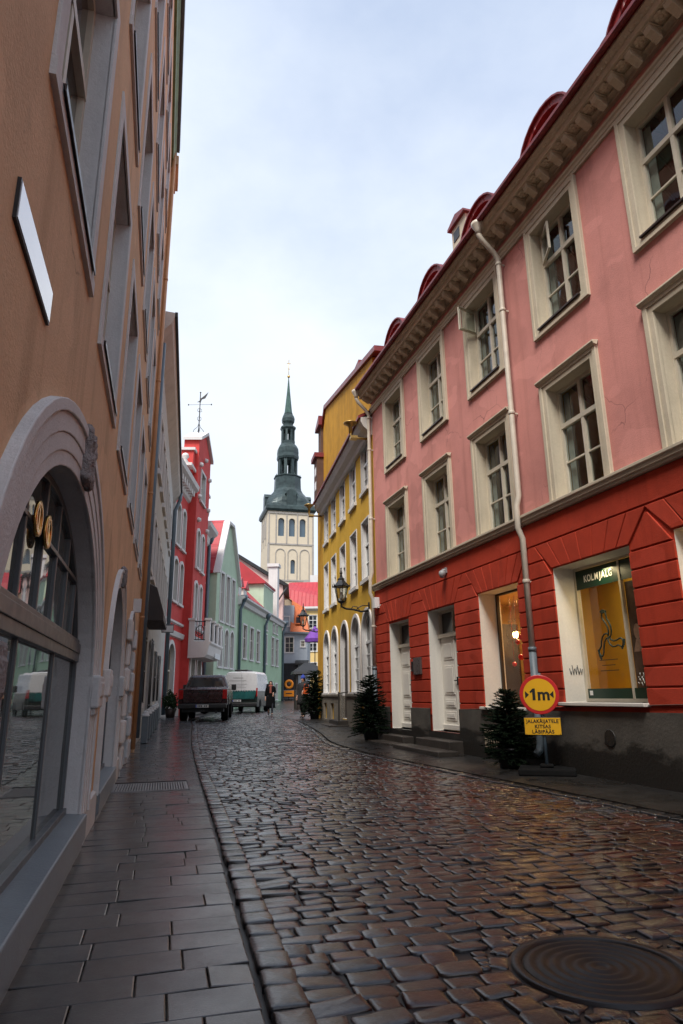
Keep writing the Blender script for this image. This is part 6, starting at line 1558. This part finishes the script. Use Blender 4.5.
# ================================================================== sky, sun, camera
w=bpy.data.worlds.new('World'); C.world=w; w.use_nodes=True; nt=w.node_tree; bgn=nt.nodes['Background']
SUNEL=R(57); SUNAZ=R(203)
sky=nt.nodes.new('ShaderNodeTexSky'); sky.sky_type='NISHITA'; sky.sun_disc=False; sky.sun_elevation=SUNEL; sky.sun_rotation=SUNAZ; sky.air_density=1.0; sky.dust_density=.6; sky.ozone_density=1.2
tc=nt.nodes.new('ShaderNodeTexCoord'); mp=nt.nodes.new('ShaderNodeMapping'); mp.inputs['Scale'].default_value=(1,1,1.7); nt.links.new(tc.outputs['Generated'],mp.inputs['Vector'])
cl=noise(nt,mp.outputs['Vector'],1.7,7,.55)
sp=nt.nodes.new('ShaderNodeSeparateXYZ'); nt.links.new(tc.outputs['Generated'],sp.inputs[0])
hz=maprange(nt,sp.outputs['Z'],.05,.95,.40,-.20)
ad=nt.nodes.new('ShaderNodeMath'); ad.operation='ADD'; nt.links.new(cl,ad.inputs[0]); nt.links.new(hz,ad.inputs[1])
cf=maprange(nt,ad.outputs[0],.28,.68,.45,1.0)
cf2=noise(nt,mp.outputs['Vector'],2.6,6,.55)
cloudcol=ramp(nt,cf2,[(.3,(6.9,7.6,8.9)),(.7,(8.1,8.7,9.4))])
skb=nt.nodes.new('ShaderNodeVectorMath'); skb.operation='SCALE'; skb.inputs['Scale'].default_value=2.2; nt.links.new(sky.outputs['Color'],skb.inputs[0])
col=mixc(nt,cf,skb.outputs[0],cloudcol)
nt.links.new(col,bgn.inputs['Color']); bgn.inputs['Strength'].default_value=.063
sl=bpy.data.lights.new('sun','SUN'); sl.energy=2.6; sl.angle=R(24); sl.color=(1,.95,.88); so=bpy.data.objects.new('sun',sl); COL.objects.link(so)
dv=Vector((math.sin(SUNAZ)*math.cos(SUNEL),math.cos(SUNAZ)*math.cos(SUNEL),math.sin(SUNEL)))
so.rotation_euler=dv.to_track_quat('Z','Y').to_euler(); so.location=(0,0,60)

cam=bpy.data.cameras.new('camera'); co=bpy.data.objects.new('camera',cam); COL.objects.link(co)
cam.sensor_fit='VERTICAL'; cam.sensor_height=36; cam.sensor_width=24; cam.lens=36*F/1024; cam.clip_end=5000; cam.clip_start=.02
cp,sp_=math.cos(PITCH),math.sin(PITCH); r0=Vector((1,0,0)); fw=Vector((0,cp,sp_)); u0=Vector((0,-sp_,cp)); c_,s_=math.cos(ROLL),math.sin(ROLL)
r_=c_*r0+s_*u0; u_=-s_*r0+c_*u0
co.matrix_world=Matrix(((r_.x,u_.x,-fw.x,0),(r_.y,u_.y,-fw.y,0),(r_.z,u_.z,-fw.z,HC),(0,0,0,1)))
C.camera=co
C.view_settings.view_transform='Standard'; C.view_settings.look='None'; C.view_settings.gamma=1; C.view_settings.exposure=1.0; C.view_settings.use_curve_mapping=False
C.cycles.max_bounces=8; C.cycles.transparent_max_bounces=12; C.cycles.use_denoising=True
C.render.film_transparent=False
